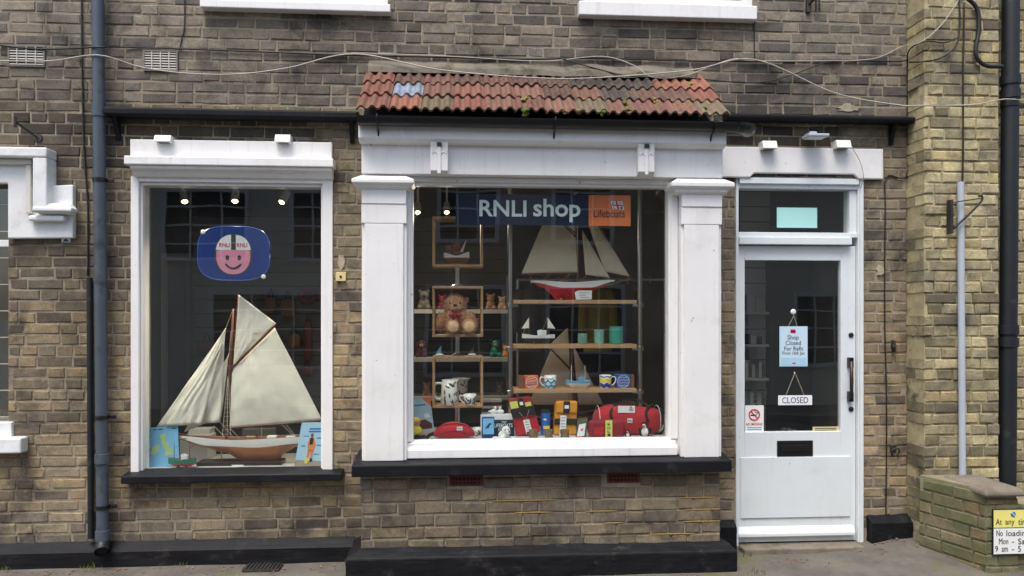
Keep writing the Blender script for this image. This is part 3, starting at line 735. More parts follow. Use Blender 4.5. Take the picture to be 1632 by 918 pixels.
dfr = f.build('door_frame', 'door_paint', shop, bevel=.004)
MB().box(ix0, tgx1 + .004, yd + .02, yd + .026, tz0 - .004, tz1 + .004).build('transom_pane', 'glass', dfr)
dgx0, dgx1, dgz0, dgz1 = R(1187, 415, 1340, 688, yd)
d = MB(); a, b = ix0 + .007, ix1 - .003
d.box(a, dgx0, yd, yd + .045, dz0, dz1); d.box(dgx1, b, yd, yd + .045, dz0, dz1); d.box(dgx0, dgx1, yd, yd + .045, dgz1, dz1); d.box(dgx0, dgx1, yd, yd + .045, dz0, dgz0)
door = d.build('door', 'door_paint', shop, bevel=.003)
MB().box(dgx0 - .004, dgx1 + .004, yd + .02, yd + .026, dgz0 - .004, dgz1 + .004).build('door_pane', 'glass', door)
YD = yd + .0265
q = R(1180, 728, 1354, 824, yd); MB().box(q[0], q[1], yd - .010, yd - .0005, q[2], q[3]).build('kick_panel', 'door_paint', door, bevel=.002)
q = R(1175, 839, 1364, 855, yd - .03); MB().prism_x([(yd - .001, q[2]), (yd - .035, q[2]), (yd - .035, q[2] + .025), (yd - .001, q[3])], q[0] + .004, q[1] - .004).build('weather_bar', 'door_paint', door, bevel=.006)
q = R(1238, 702, 1295, 727, yd); lp = MB().box(q[0], q[1], yd - .008, yd - .0005, q[2], q[3]).build('letter_plate', 'black_plastic', door, bevel=.003)
MB().box(q[0] + .025, q[1] - .025, yd - .013, yd - .0085, q[2] + .035, q[3] - .033).build('letter_flap', 'black_plastic', lp, bevel=.003)
hx = X(1352, yd); za, zb = Z(636, 1352, yd), Z(573, 1352, yd)
hd = MB().tube([(hx - .004, yd - .05, za + .01), (hx - .004, yd - .052, (za+zb)/2), (hx - .004, yd - .05, zb - .01)], [.011, .013, .011], 12).build('handle', 'handle_brown', door, smooth=True)
for z in (za + .02, zb - .02): MB().box(hx - .012, hx + .020, yd - .04, yd - .0005, z - .036, z + .036).build('handle_mount', 'black_plastic', hd, bevel=.004)
for v, m_ in ((534, 'plinth_dark'), (652, 'pipe_dark')):
    p = P(1356, v, yd); MB().lathe([(.018, 0), (.018, -.006), (.012, -.009), (0.0, -.009)], (p.x, yd - .0005, p.z), 18, 'Y').build('lock', m_, door, smooth=False)
sx = R(1176, 858, 1392, 872, -.04); MB().box(X(1178), X(1379), -.10, .3, -.02, .036).build('door_step', 'stone', shop, bevel=.008)
# upper windows
for (h, uu) in ((U1, (318, 622, 2, 15)), (U2, (923, 1207, 5, 27))):
    x0, x1, z0, z1 = R(uu[0], uu[2], uu[1], uu[3], -.07)
    s_ = MB().prism_x([(-.07, z0), (-.07, z1), (.1, z1 + .02), (.1, z0)], x0, x1).build('upper_sill', 'white_worn', shop, bevel=.006)
    a, b, c, dd = h; f = MB(); c = z1 + .0; t = .06
    f.box(a + .001, a + t, .04, .12, c, dd); f.box(b - t, b - .001, .04, .12, c, dd); f.box(a + t, b - t, .04, .12, c + .021, c + .02 + t); f.box(a + t, b - t, .04, .12, dd - t, dd - .001); f.box(a + t, b - t, .05, .11, (c+dd)/2 - .025, (c+dd)/2 + .025); f.box((a+b)/2 - .02, (a+b)/2 + .02, .055, .105, c + .02 + t, dd - t)
    w = f.build('upper_window', 'white_paint', shop, bevel=.003); MB().box(a + t - .004, b - t + .004, .075, .081, c + t, dd - t + .004).build('pane', 'glass', w)
    MB().box(a + .01, b - .01, .26, .28, c, dd).build('blind', 'inner_grey', w)
# white moulded surround of the far-left window
y = -.05
sur = MB().prism_y([(X0 + .1, Z(262, 20, y)), (X(50, y), Z(262, 50, y)), (X(50, y), Z(297, 50, y)), (X(116, y), Z(294, 100, y)), (X(116, y), Z(379, 100, y)), (X(12, y), Z(380, 12, y)), (X(12, y), Z(292, 12, y)), (X0 + .1, Z(292, 0, y))], y, .0).build('window_surround', 'render_white', shop, bevel=.008)
q = R(0, 233, 74, 250, -.13); MB().box(X0 + .1, X(74, -.13), -.13, .0, Z(250, 40, -.13), Z(234, 40, -.13)).build('hood_mould', 'render_white', sur, bevel=.01)
MB().box(X(51, -.13), X(74, -.13) - .002, -.125, .0, Z(338, 60, -.13), Z(250, 60, -.13) - .001).build('hood_return', 'render_white', sur, bevel=.008)
MB().box(X0 + .1, X(49, -.08), -.08, y + .001, Z(262, 30, -.08), Z(253, 30, -.08)).build('inner_mould', 'cream_paint', sur, bevel=.006)
MB().box(X(40, -.08), X(49, -.08) - .001, -.079, y + .001, Z(340, 45, -.08), Z(263, 45, -.08)).build('inner_mould', 'cream_paint', sur, bevel=.006)
k0, k1, k2, k3 = R(52, 323, 114, 340, -.13)
MB().add([(k0+.02,-.10,k3),(k1-.03,-.10,k3),(k1-.03,y,k3),(k0+.02,y,k3),(k0,-.135,k2+.035),(k1,-.135,k2+.035),(k1,y,k2+.035),(k0,y,k2+.035),(k0,-.135,k2+.016),(k1,-.135,k2+.016),(k1,y,k2+.016),(k0,y,k2+.016),(k0+.02,-.09,k2),(k1-.02,-.09,k2),(k1-.02,y,k2),(k0+.02,y,k2)],
    [(0,1,2,3)] + [(4+i, 4+(i+1)%4, (i+1)%4, i) for i in range(4)] + [(8+i, 8+(i+1)%4, 4+(i+1)%4, 4+i) for i in range(4)] + [(12+i, 12+(i+1)%4, 8+(i+1)%4, 8+i) for i in range(4)] + [(15,14,13,12)]).build('label_stop', 'render_white', sur, bevel=.004)
MB().pbox(44, 343, 102, 352, -.10, y).build('label_roll', 'render_white', sur, bevel=.012)
a, b, c, dd = NW; f = MB()
f.box(a, b - .001, .05, .10, Z(392, 0), Z(381, 0)); f.box(a, a + .05, .05, .10, c, Z(392, 0)); f.box(b - .02, b - .001, .05, .10, c, Z(392, 0)); 
nw = f.build('leaded_window', 'white_paint', shop, bevel=.003)
ld = MB()
zz = c + .02
while zz < dd - .02: ld.box(a, b - .02, .063, .069, zz, zz + .006); zz += .175
xx = b - .02
while xx > a: ld.box(xx - .006, xx, .0635, .0695, c, dd); xx -= .14
ld.build('lead_came', 'cable_white', nw); MB().box(a, b, .07, .076, c, dd).build('pane', 'glass', nw); MB().box(a, b, .27, .29, c, dd).build('curtain', 'inner_dark', nw)
MB().box(X0 + .1, X(18, -.03), -.03, .1, Z(698, 9, -.03), Z(673, 9, -.03)).build('sub_sill', 'render_white', nw, bevel=.006)
MB().box(X0 + .1, X(33, -.09), -.09, .0, Z(723, 16, -.09), Z(698, 16, -.09) - .002).build('window_sill', 'render_white', nw, bevel=.01)
# louvred vents
for (u0, v0, u1, v1) in ((12, 72, 71, 106), (228, 80, 283, 113)):
    x0, x1, z0, z1 = R(u0, v0, u1, v1, -.012); f = MB(); t = .009
    f.box(x0, x1, -.012, .0, z0, z0 + t); f.box(x0, x1, -.012, .0, z1 - t, z1); f.box(x0, x0 + t, -.012, .0, z0 + t, z1 - t); f.box(x1 - t, x1, -.012, .0, z0 + t, z1 - t)
    v = f.build('vent', 'inner_grey', shop); MB().box(x0 + t, x1 - t, -.0045, -.002, z0 + t, z1 - t).build('vent_back', 'dark_hole', v)
    for k in range(7):
        zz = z0 + t + (z1 - z0 - 2*t) * (k + .5) / 7; MB().add([(x0+t,-.011,zz-.005),(x1-t,-.011,zz-.005),(x1-t,-.005,zz+.006),(x0+t,-.005,zz+.006),(x0+t,-.009,zz-.006),(x1-t,-.009,zz-.006),(x1-t,-.003,zz+.005),(x0+t,-.003,zz+.005)], [(0,1,2,3),(7,6,5,4),(0,4,5,1),(2,6,7,3)]).build('louvre', 'vent_grey', v)
    for k in (1, 2, 3): xx = x0 + (x1 - x0) * k / 4; MB().box(xx - .003, xx + .003, -.0125, -.004, z0 + t, z1 - t).build('mullion', 'inner_white', v)
# inside of the shop
iw = MB(); RX0, RX1, RY, RZ = -2.95, 3.0, 3.6, 2.86
MB().box(RX0, RX1, .301, RY, .0, .03).build('inner_floor', 'carpet', shop); MB().box(RX0, RX1, .301, RY, RZ, RZ + .05).build('inner_ceiling', 'inner_grey', shop)
MB().box(RX0, RX1, RY, RY + .1, .0, RZ).build('inner_back_wall', 'inner_dark', shop); MB().box(RX0 - .1, RX0, .301, RY, 0, RZ).build('inner_side_wall', 'inner_grey', shop); MB().box(RX1, RX1 + .1, .301, RY, 0, RZ).build('inner_side_wall', 'inner_grey', shop)
MB().box(-4.4, XR, .31, 6.5, ZT - .02, ZT + .1).build('roof_slab', 'opp_roof', shop)

grit = MB(); rng = random.Random(9)
for k in range(420):
    x = rng.uniform(-4.2, 3.1); y = -.09 - abs(rng.gauss(0, .10)); 
    if BX0 - .1 < x < BX1 + .1: y -= .36
    if 1.65 < x < 2.55: y -= .08
    r = rng.uniform(.003, .009); rise = max(0, min(1, (x - 2.62) / .5)) * max(0, min(1, (y + 1.0) / .9)) * .10
    grit.ball((x, y, rise + r * .5), (r * rng.uniform(.7, 1.4), r, r * .6), 6, 4)
grit.build('grit', 'bark', kind='stuff'); 
weeds = MB()
for (cx, cy, cz, n_) in ((X(160), -.08, 0, 16), (X(300), -.075, 0, 9), (X(20), -.075, 0, 12), (X(1160), -.47, 0, 10), (X(1470), -.24, .1, 14), (X(1180), -.13, 0, 8), (X(560), -.1, 0, 10), (X(1545), -.62, .03, 12)):
    for k in range(n_):
        a = rng.uniform(0, 6.28); l_ = rng.uniform(.015, .045); bx, by_ = cx + rng.gauss(0, .03), cy + rng.gauss(0, .012); dx, dy = math.cos(a) * .4 * l_, -abs(math.sin(a)) * .4 * l_
        weeds.add([(bx - .002, by_, cz), (bx + .002, by_, cz), (bx + dx * .5 + .002, by_ + dy * .5, cz + l_ * .7), (bx + dx, by_ + dy, cz + l_), (bx + dx * .5 - .002, by_ + dy * .5, cz + l_ * .7)], [(0, 1, 2, 3, 4)])
weeds.build('weeds', 'moss', kind='stuff')

# ------------------------------------------------------------------ yellow brick building on the right
yb = thing('neighbour_building', 'yellow stock brick building projecting at the right edge', 'building', (XR, 0, 0))
YY = -.2; YX1 = X(1592, YY)
ywall = MB().box(XR + .006, YX1, YY + .008, .4, -.05, ZT).build('wall', 'mortar_yellow', yb)
MB().box(YX1 + .0, 6.0, -.01, .4, -.05, ZT - .01).build('set_back_wall', 'mortar_yellow', yb)
def tone_y(xl, z, rng):
    n = noise.noise((xl * 2 + 30, z * 1.5, 3)); c = rng.choice(TY)
    low = max(0, min(1, (1.9 - z) / 1.2)) * .25
    k = 1.0 + n * .2 - (low if rng.random() < .6 else 0)
    if rng.random() < .10 + low: k *= .6
    return tuple(round(v * k, 2 if v > .2 else 3) for v in c)
by = Bricks('yellow_brick')
by.face((XR, YY, 0), 0, YX1 - XR, .0, ZT, [], tone_y, hc=.075, joint=.010, first_depth=(.1, .21), depth=.06, proud=.005, seed=21)
side = [b for b in by.l if b[2] < .001 and b[7] < .15]
for b in side:                                        # the return face: second brick behind each short corner brick
    by.l.append(((XR + .002, -.094, 0), 0, 0, 0, b[4], .12, b[6], .1, tone_y(0, b[4], random)))
by.face((YX1 + .005, -.018, 0), 0, 1.8, .0, ZT, [], tone_y, hc=.075, joint=.010, depth=.05, seed=22)
by.emit(ywall, yb, 300)
# low garden wall with capped pier
gw = thing('garden_wall', 'low mossy brick wall ending in a stone-capped pier beside the yellow building', 'wall', (3.33, -.62, 0))
A = Vector((3.125, YY - .004)); B = Vector((X(1571, -.66), -.66)); dv = (B - A); ang = math.atan2(dv.y, dv.x); Lw = dv.length
zt = Z(757, 1472, YY)
nrmv = Vector((-dv.y, dv.x)).normalized()             # towards the inside of the wall
def qp(t, s_, z): p = A + dv.normalized() * t + nrmv * s_; return (p.x, p.y, z)
mb = MB(); v = [qp(t, s_, z) for z in (-.05, zt) for t, s_ in ((.0, .01), (Lw, .01), (Lw, .24), (.0, .24))]
core = mb.add(v, [(0,1,5,4),(1,2,6,5),(2,3,7,6),(3,0,4,7),(4,5,6,7)]).build('wall_core', 'mortar_green', gw)
PW = .215; pz = .515
pier = MB().box(B.x + .008, B.x + PW - .008, B.y + .008, B.y + .42, -.05, pz - .01).build('pier', 'mortar_green', gw)
def tone_g(xl, z, rng):
    c = rng.choice([S(140,130,106), S(126,120,98), S(150,136,110), S(120,115,95), S(158,128,102), S(132,123,103)]); return tuple(round(v, 3) for v in c)
bg_ = Bricks('green_brick'); bg_.face((A.x, A.y, 0), ang, Lw, .0, zt - .004, [], tone_g, hc=.077, depth=.05, seed=31)
bg_.face((B.x, B.y, 0), 0, PW, .0, pz - .012, [], tone_g, hc=.077, depth=.1, seed=32)
bg_.emit(core, gw, 120)
cap = MB(); c0 = X(1532, -.36); 
cx0, cx1, cy0, cy1 = B.x - .03, B.x + PW + .02, B.y - .04, B.y + .40
cap.add([(cx0,cy0,pz),(cx1,cy0,pz),(cx1,cy1,pz),(cx0,cy1,pz),(cx0,cy0,pz+.03),(cx1,cy0,pz+.03),(cx1,cy1,pz+.03),(cx0,cy1,pz+.03),(cx0+.03,cy0+.03,pz+.055),(cx1-.03,cy0+.03,pz+.055),(cx1-.03,cy1-.03,pz+.055),(cx0+.03,cy1-.03,pz+.055)],
    [(3,2,1,0)] + [(i, (i+1)%4, 4+(i+1)%4, 4+i) for i in range(4)] + [(4+i, 4+(i+1)%4, 8+(i+1)%4, 8+i) for i in range(4)] + [(8,9,10,11)])
cap.build('cap_stone', 'stone', gw, bevel=.012)
run = MB().box(B.x + PW - .006, B.x + 1.9, B.y + .03, B.y + .26, -.05, .45).build('wall_run', 'mortar_green', gw)
bg2 = Bricks('green_brick'); bg2.face((B.x + PW, B.y + .022, 0), 0, 1.6, .0, .448, [], tone_g, hc=.077, depth=.05, seed=33); bg2.emit(run, gw, 40)

# ------------------------------------------------------------------ houses across the street
def house(x0, x1, y, h, m_, label, wins, gable=False):
    t = thing('house_opposite', label, 'house', ((x0+x1)/2, y, 0), 'houses across the street')
    MB().box(x0, x1, y - 6, y, -.1, h).build('wall', m_, t)
    if gable: MB().prism_y([(x0 - .2, h), ((x0+x1)/2, h + 2.0), (x1 + .2, h)], y - 6.2, y + .25).build('roof', 'opp_roof', t)
    else: MB().prism_x([(y + .25, h), (y - 3, h + 1.6), (y - 6.2, h)], x0, x1).build('roof', 'opp_roof', t)
    for (a, b, c, d) in wins:
        f = MB(); tt = .07; yy = y + .02
        f.box(a, b, y + .001, yy + .04, c, c + tt); f.box(a, b, y + .001, yy + .04, d - tt, d); f.box(a, a + tt, y + .001, yy + .04, c + tt, d - tt); f.box(b - tt, b, y + .001, yy + .04, c + tt, d - tt)
        for k in (1, 2): f.box(a + (b-a)*k/3 - .015, a + (b-a)*k/3 + .015, y + .003, yy + .02, c + tt, d - tt)
        for k in (1, 2, 3): f.box(a + tt, b - tt, y + .004, yy + .018, c + (d-c)*k/4 - .015, c + (d-c)*k/4 + .015)
        w = f.build('window', 'white_paint', t); MB().box(a + tt, b - tt, y + .0015, y + .006, c + tt, d - tt).build('pane', 'inner_black', w)
    return t
house(-6.5, -1.2, -8.4, 4.4, 'opp_cream', 'cream rendered house seen only as a reflection in the left window', [(-5.2,-3.7,2.6,3.9), (-3.0,-1.8,2.6,3.9), (-4.4,-2.2,.7,2.1)])
house(-1.2, 3.6, -8.4, 4.6, 'opp_brick', 'brown brick house seen only as a reflection in the bay glass', [(-.6,.8,.6,2.2), (1.5,2.9,.6,2.2), (-.4,.7,2.9,4.1), (1.6,2.7,2.9,4.1)])
house(3.6, 8.4, -8.4, 4.2, 'opp_cream', 'cream gabled house seen only as a reflection in the door glass', [(4.2,5.4,.7,2.1), (6.2,7.4,.7,2.1)], True)

# ------------------------------------------------------------------ pipes, cables and fittings on the walls
def pipe(name, label, u0, v0, u1, v1, y, r, mat, collars=(), straps=(), foot=False, shoe=False):
    a, b = P(u0, v0, y), P(u1, v1, y)
    t = thing(name, label, 'pipe', (b.x, y, b.z)); 
    if v0 <= 0: a = a + (a - b).normalized() * 1.3
    sm(MB().tube([a, b], r, 20).build('pipe_length', mat, t))
    d = (a - b).normalized()
    for v in collars:
        c = P(u0 + (u1-u0)*(v-v0)/(v1-v0), v, y); sm(MB().tube([c - d*.035, c - d*.033, c + d*.028, c + d*.03], [r, r*1.17, r*1.17, r], 20).build('collar', mat, t))
    for v in straps:
        c = P(u0 + (u1-u0)*(v-v0)/(v1-v0), v, y); sm(MB().tube([c - d*.012, c + d*.012], r*1.12, 20).build('strap', 'black_plastic', t)); MB().box(c.x, c.x + r*2.2, y + r*.2, y + r*.6, c.z - .012, c.z + .012).build('strap_lug', 'black_plastic', t, bevel=.003)
    if shoe:
        sm(MB().tube([b + d*.03, b, b + Vector((.004, -.02, -.03)), b + Vector((.018, -.055, -.055))], [r*1.15, r*1.15, r*1.12, r*1.15], 20, caps=False).build('shoe', 'pipe_dark', t))
        MB().tube([b + Vector((.006, -.02, -.033)), b + Vector((.015, -.044, -.047))], r*.95, 16).build('shoe_mouth', 'dark_hole', t)
    return t
pipe('downpipe', 'thick blue-grey downpipe left of the smaller shop window', 156, 0, 164, 862, -.07, .038, 'pipe_grey', (178, 730, 852), (287, 665, 808), shoe=True)
pipe('drain_pipe', 'thin dark pipe tucked close behind the thick blue-grey downpipe', 143, 443, 145, 858, -.03, .019, 'pipe_dark')
pipe('conduit_pipe', 'pale grey plastic pipe rising from the low mossy wall', 1531, 290, 1534, 772, -.235, .022, 'pipe_pale', (), ())
pipe('soil_pipe', 'wide black soil pipe at the right edge of the picture', 1611, 0, 1605, 792, -.16, .055, 'pipe_dark', (545, 525, 150, 128), (168,))
# cables
def cable(name, label, pts, r, mat, y=-.03, n=8):
    ps = [P(p[0], p[1], p[2] if len(p) > 2 else y) for p in pts]
    o = MB().tube(curve_pts(ps, n), r, 6).build(name, mat, smooth=True, origin=ps[0]); return tag(o, label, 'cable')
cable('slack_cable', 'long white cable looping slackly across the whole front', [(-60, 96), (0, 97), (80, 97), (157, 88, -.115), (225, 107), (300, 117), (380, 118), (460, 108), (565, 86), (700, 111, -.10), (850, 124, -.13), (950, 124, -.13), (1100, 112, -.10), (1203, 95), (1330, 148), (1430, 167, -.1), (1470, 168, -.225), (1550, 167, -.23), (1608, 158, -.23), (1680, 168, -.1)], .0042, 'cable_white')
cable('clipped_cable', 'black cable clipped level along the bricks above the white loop', [(-60, 62), (0, 72), (60, 78), (120, 77, -.035), (157, 75, -.12), (200, 75), (300, 78), (430, 83), (560, 88), (700, 91), (830, 94), (960, 93), (1100, 97), (1230, 98), (1330, 96), (1420, 98), (1447, 96, -.03)], .0055, 'cable_black', -.012)
cable('sagging_cable', 'thin pale cable sagging beside the clipped black one over the roof', [(560, 84), (720, 90), (820, 96), (880, 97), (960, 90), (1010, 104, -.06), (1040, 123, -.1), (1090, 121, -.08), (1140, 103), (1170, 94), (1203, 97), (1300, 97), (1390, 94), (1440, 73), (1466, 68, -.21), (1500, 40, -.215), (1528, 0, -.215)], .003, 'cable_white', -.022)
cable('drooping_cable', 'thin black cable drooping from the roof top towards the right wall', [(890, 92), (960, 112, -.05), (1010, 122, -.09), (1090, 124, -.07), (1200, 132), (1260, 120), (1310, 101), (1340, 96)], .0042, 'cable_black', -.02)
cable('vent_wire', 'thin grey wire dropping beside the left vent', [(294, -20), (294, 40), (290, 60), (286, 80)], .004, 'cable_black', -.008)
cable('corner_wire', 'thin black wire running down the wall left of the downpipe', [(130, -20), (131, 120), (134, 240), (140, 330), (140, 440)], .006, 'cable_black', -.010)
cable('sill_wire', 'thin black wire falling from the right upper sill', [(1203, 28), (1202, 60), (1203, 96)], .004, 'cable_black', -.008)
cable('doorside_wire', 'thin dark wire running down the bricks right of the door', [(1446, 96), (1446, 180), (1445, 278), (1413, 282), (1411, 340), (1410, 500), (1413, 650), (1412, 822)], .0045, 'cable_black', -.008)
cable('lamp_wire', 'thin white wire curling down the lintel to the door frame', [(1357, 234, -.055), (1370, 256, -.058), (1376, 280, -.056), (1372, 300, -.02)], .003, 'cable_white')
cable('looped_cable', 'thick black cable hooking down to the soil pipe', [(1530, -12), (1556, 12), (1560, 45), (1555, 85), (1570, 104), (1598, 106)], .014, 'cable_black', -.225)
cable('bunched_cable', 'black cable sweeping from the top down across the yellow corner', [(1527, -10), (1530, 30), (1524, 70), (1500, 92), (1470, 98), (1449, 99, -.12)], .006, 'cable_black', -.215)
cable('upright_cable', 'straight black cable down the yellow bricks to the pale pipe', [(1537, 5), (1536, 60), (1535, 120), (1535, 230), (1534, 292)], .006, 'cable_black', -.214)
cable('crossing_cable', 'thin black cable branching left at the top of the yellow corner', [(1527, 60), (1505, 68), (1475, 66), (1449, 80, -.12), (1446, 110, -.02)], .0045, 'cable_black', -.214)
# small fittings
def fitting_box(u0, v0, u1, v1, label, y=-.10):
    x0, x1, z0, z1 = R(u0, v0, u1, v1, y); t = thing('light_box', label, 'light', ((x0+x1)/2, y, z0))
    MB().add([(x0,y,z0),(x1,y,z0),(x1,-.0,z0-.0),(x0,.0,z0),(x0,y+.02,z1),(x1,y+.02,z1),(x1,.0,z1),(x0,.0,z1)], [(3,2,1,0),(4,5,6,7),(0,1,5,4),(1,2,6,5),(2,3,7,6),(3,0,4,7)]).build('housing', 'white_plastic', t, bevel=.004)
    MB().box(x0 + .02, x1 - .02, y + .02, -.02, z0 - .005, z0 - .0005).build('lens', 'inner_grey', t)
fitting_box(244, 214, 271, 225, 'small white box light at the left above the smaller window')
fitting_box(437, 213, 462, 226, 'small white box light at the right above the smaller window')
fitting_box(1217, 223, 1240, 236, 'small white box light above the door, nearer the bay')
fitting_box(1335, 222, 1358, 235, 'small white box light above the door, farther from the bay')
x0, x1, z0, z1 = R(1288, 210, 1321, 217, -.16)
t = thing('floodlight', 'flat silver floodlight under the black ledge above the door', 'light', ((x0+x1)/2, -.1, z0))
MB().box(x0, x1, -.17, -.06, z0, z0 + .018).build('lamp_head', 'pipe_pale', t, bevel=.004); MB().box((x0+x1)/2 - .025, (x0+x1)/2 + .025, -.09, .0, z0 + .019, z0 + .05).build('bracket', 'pipe_pale', t, bevel=.003); MB().box(x0 + .012, x1 - .012, -.162, -.068, z0 - .004, z0 - .0005).build('lens', 'cup_white', t)
x0, x1, z0, z1 = R(535, 434, 551, 448, -.02); t = thing('bell_box', 'tiny cream plate with a dark hole between the two windows', 'fitting', ((x0+x1)/2, 0, z0))
MB().box(x0, x1, -.02, -.0, z0, z1).build('plate', 'cream_box', t, bevel=.003); MB().lathe([(.008, 0), (.008, -.004), (.0, -.004)], ((x0+x1)/2, -.0205, (z0+z1)/2), 12, 'Y').build('hole', 'dark_hole', t)
t = thing('iron_hook', 'rusty iron arm above the far left window', 'hook', P(60, 222, 0)); a, b = P(60, 220, -.01), P(24, 194, -.16)
MB().tube([a, b], .008, 8).build('arm', 'iron', t); MB().tube([b + Vector((0, 0, -.035)), b + Vector((0, 0, .03))], .009, 8).build('tip', 'iron', t); MB().lathe([(.03, 0), (.026, -.012), (.0, -.014)], (a.x, .0, a.z), 12, 'Y').build('rose', 'iron', t)
t = thing('wall_bracket', 'wrought iron sign bracket fixed across the pale grey pipe', 'bracket', P(1520, 378, YY)); y = YY - .06
a, b, c = P(1517, 318, y), P(1519, 372, y), P(1564, 316, y - .05)
MB().box(a.x - .008, a.x + .008, y - .006, y + .045, b.z, a.z).build('back_bar', 'iron', t, bevel=.002); MB().tube(curve_pts([b + Vector((0, 0, .03)), (b + c) / 2, c + Vector((0, 0, -.02)), c + Vector((.0, 0, .02)), c + Vector((-.018, 0, .012))], 5), .0075, 8).build('brace', 'iron', t, smooth=True); MB().tube([a + Vector((0, 0, -.02)), c], .004, 8).build('top_rod', 'iron', t)
t = thing('tie_ring', 'black iron ring plate low on the bricks right of the door', 'ring', P(1425, 735, 0)); q = P(1424, 715, -.012)
MB().box(q.x - .022, q.x + .022, -.014, .004, q.z - .02, q.z + .025).build('ring_plate', 'iron', t, bevel=.003)
MB().tube([(q.x + .028*math.cos(k*math.pi/8), -.035 - .012*math.sin(k*math.pi/8), q.z - .02 + .028*math.sin(k*math.pi/8)) for k in range(17)], .006, 8).build('ring', 'iron', t, smooth=True)
t = thing('wall_hook', 'small black iron catch on the bricks beside the door handle', 'hook', P(1423, 562, 0)); q = P(1423, 552, -.01)
MB().prism_y([(q.x - .012, q.z - .0), (q.x + .004, q.z - .045), (q.x + .014, q.z - .04), (q.x + .01, q.z + .04), (q.x - .004, q.z + .045)], -.03, .0).build('catch', 'iron', t, bevel=.003); MB().tube([(q.x, -.03, q.z), (q.x - .02, -.05, q.z - .005)], .008, 8).build('pin', 'iron', t)
t = thing('wall_gadget', 'dark iron hanging bracket at the top edge above the ledge', 'bracket', P(1297, 10, 0)); q = P(1290, 10, -.03)
MB().box(q.x - .015, q.x + .015, -.03, .0, q.z - .04, q.z + .5).build('upright', 'iron', t, bevel=.003); MB().tube([(q.x, -.03, q.z + .02), (q.x + .11, -.2, q.z + .16)], .012, 8).build('strut', 'iron', t)
for dx in (.05, .075): MB().box(q.x + dx - .004, q.x + dx + .004, -.03, -.02, q.z - .03, q.z + .1).build('prong', 'iron', t)
t = thing('plaque', 'tiny blue and white plate under the far left surround', 'plate', P(105, 386, 0)); MB().pbox(98, 379, 112, 386, -.01, -.0).build('plate_body', 'sign_white', t, bevel=.001); x0, x1, z0, z1 = R(98, 379, 112, 386, -.0105); MB().prism_y([(x0 + .006, z0 + .004), (x1 - .006, z0 + .004), ((x0+x1)/2, z1 - .004)], -.0115, -.0102).build('mark', 'navy', t)
# drain cover in the pavement
t = thing('drain_cover', 'small slotted iron drain cover in the pavement below the smaller window', 'drain', (X(420, -.12), -.14, .012)); x0 = X(392, -.12); x1 = X(450, -.12)
MB().box(x0, x1, -.22, -.09, -.02, .014).build('grate_frame', 'iron', t, bevel=.002)
for k in range(9): xx = x0 + .02 + (x1 - x0 - .04) * k / 8; MB().box(xx - .006, xx + .006, -.215, -.095, .0142, .022).build('grate_bar', 'iron', t, bevel=.002)
# parking plate on the pier
y = B.y - .012
x0, x1, z0, z1 = R(1582, 811, 1647, 884, y); zm = Z(841, 1620, y)
t = thing('parking_sign', 'yellow and white parking restriction plate fixed to the pier', 'sign', ((x0+x1)/2, y, z0))
MB().box(x0, x1, y, y + .008, z0, z1).build('back_plate', 'black_plastic', t, bevel=.003)
MB().box(x0 + .006, x1 - .006, y - .002, y - .0005, zm + .003, z1 - .006).build('yellow_panel', 'sign_yellow', t); MB().box(x0 + .006, x1 - .006, y - .002, y - .0005, z0 + .006, zm - .003).build('white_panel', 'sign_white', t)
c = P(1615, 820, y - .003); MB().lathe([(.0165, 0), (.0165, -.0012), (0, -.0012)], (c.x, y - .0022, c.z), 20, 'Y').build('roundel', 'tin_blue', t); MB().tube([(c.x - .011, y - .0045, c.z + .011), (c.x + .011, y - .0045, c.z - .011)], .0032, 6).build('slash', 'text_white', t)
yt = y - .0022; s_ = .92
def line(s, u0, u1, v0, v1, bold=.0): 
    n = 0; N = len(s); drop = (v1 - v0)
    for w in s.split(' '):
        a = u0 + (u1 - u0) * n / N; b = u0 + (u1 - u0) * (n + len(w)) / N - .6; n += len(w) + 1
        if w == '-': MB().pbox(a + 1, (v0 + v1) / 2 - .6, b - .5, (v0 + v1) / 2 + .8, yt - .0012, yt).build('dash', 'text_black', t); continue
        dn = drop * (.0 if any(c in 'gypq' for c in w) else .22); up = 0 if any(c in 'AtlNSMd9510hi' for c in w) else drop * .22
        ptext(w, a, v0 + up, b, v1 - dn, yt, 'text_black', t, bold=bold)
line('At any time', 1587, 1643, 827, 839); line('No loading', 1588, 1641, 845, 857); line('Mon - Sat', 1592, 1638, 858, 870); line('9 am - 5 pm', 1586, 1643, 870, 882)

# ------------------------------------------------------------------ goods in the windows
def base_y(v, u, zf): r = (u - CU) / F; t = (H - zf) * F / (v - HV); return t * (CS - r * SN) - D
def scale(u, y): r = (u - CU) / F; return (y + D) / (CS - r * SN) / F      # metres per photo pixel there
def sail(name, cs, y, mat, parent, belly=.02, n=26, fold=.0, seed=0):
    ps = [P(c[0], c[1], c[2] if len(c) > 2 else y) for c in cs]
    if len(ps) == 3: ps.append(ps[2])
    mb = MB()
    for i in range(n + 1):
        for k in range(n + 1):
            a, b = i / n, k / n; p = ps[0].lerp(ps[1], a).lerp(ps[3].lerp(ps[2], a), b)
            p = p.copy(); p.y -= belly * math.sin(math.pi * a) ** .8 * math.sin(math.pi * min(1, b * .95)) + fold * noise.noise((a * 6 + seed, b * 4, seed)) + .0025 * noise.noise((a * 9 + b * 7, (a - b) * 15, seed + 4)) * (1 if len(ps) else 0); mb.v.append(tuple(p))
    for i in range(n):
        for k in range(n): q = i * (n + 1) + k; mb.f.append((q, q + n + 1, q + n + 2, q + 1))
    o = mb.build(name, mat, parent, smooth=True); sd_ = o.modifiers.new('s', 'SOLIDIFY'); sd_.thickness = .0015; return o
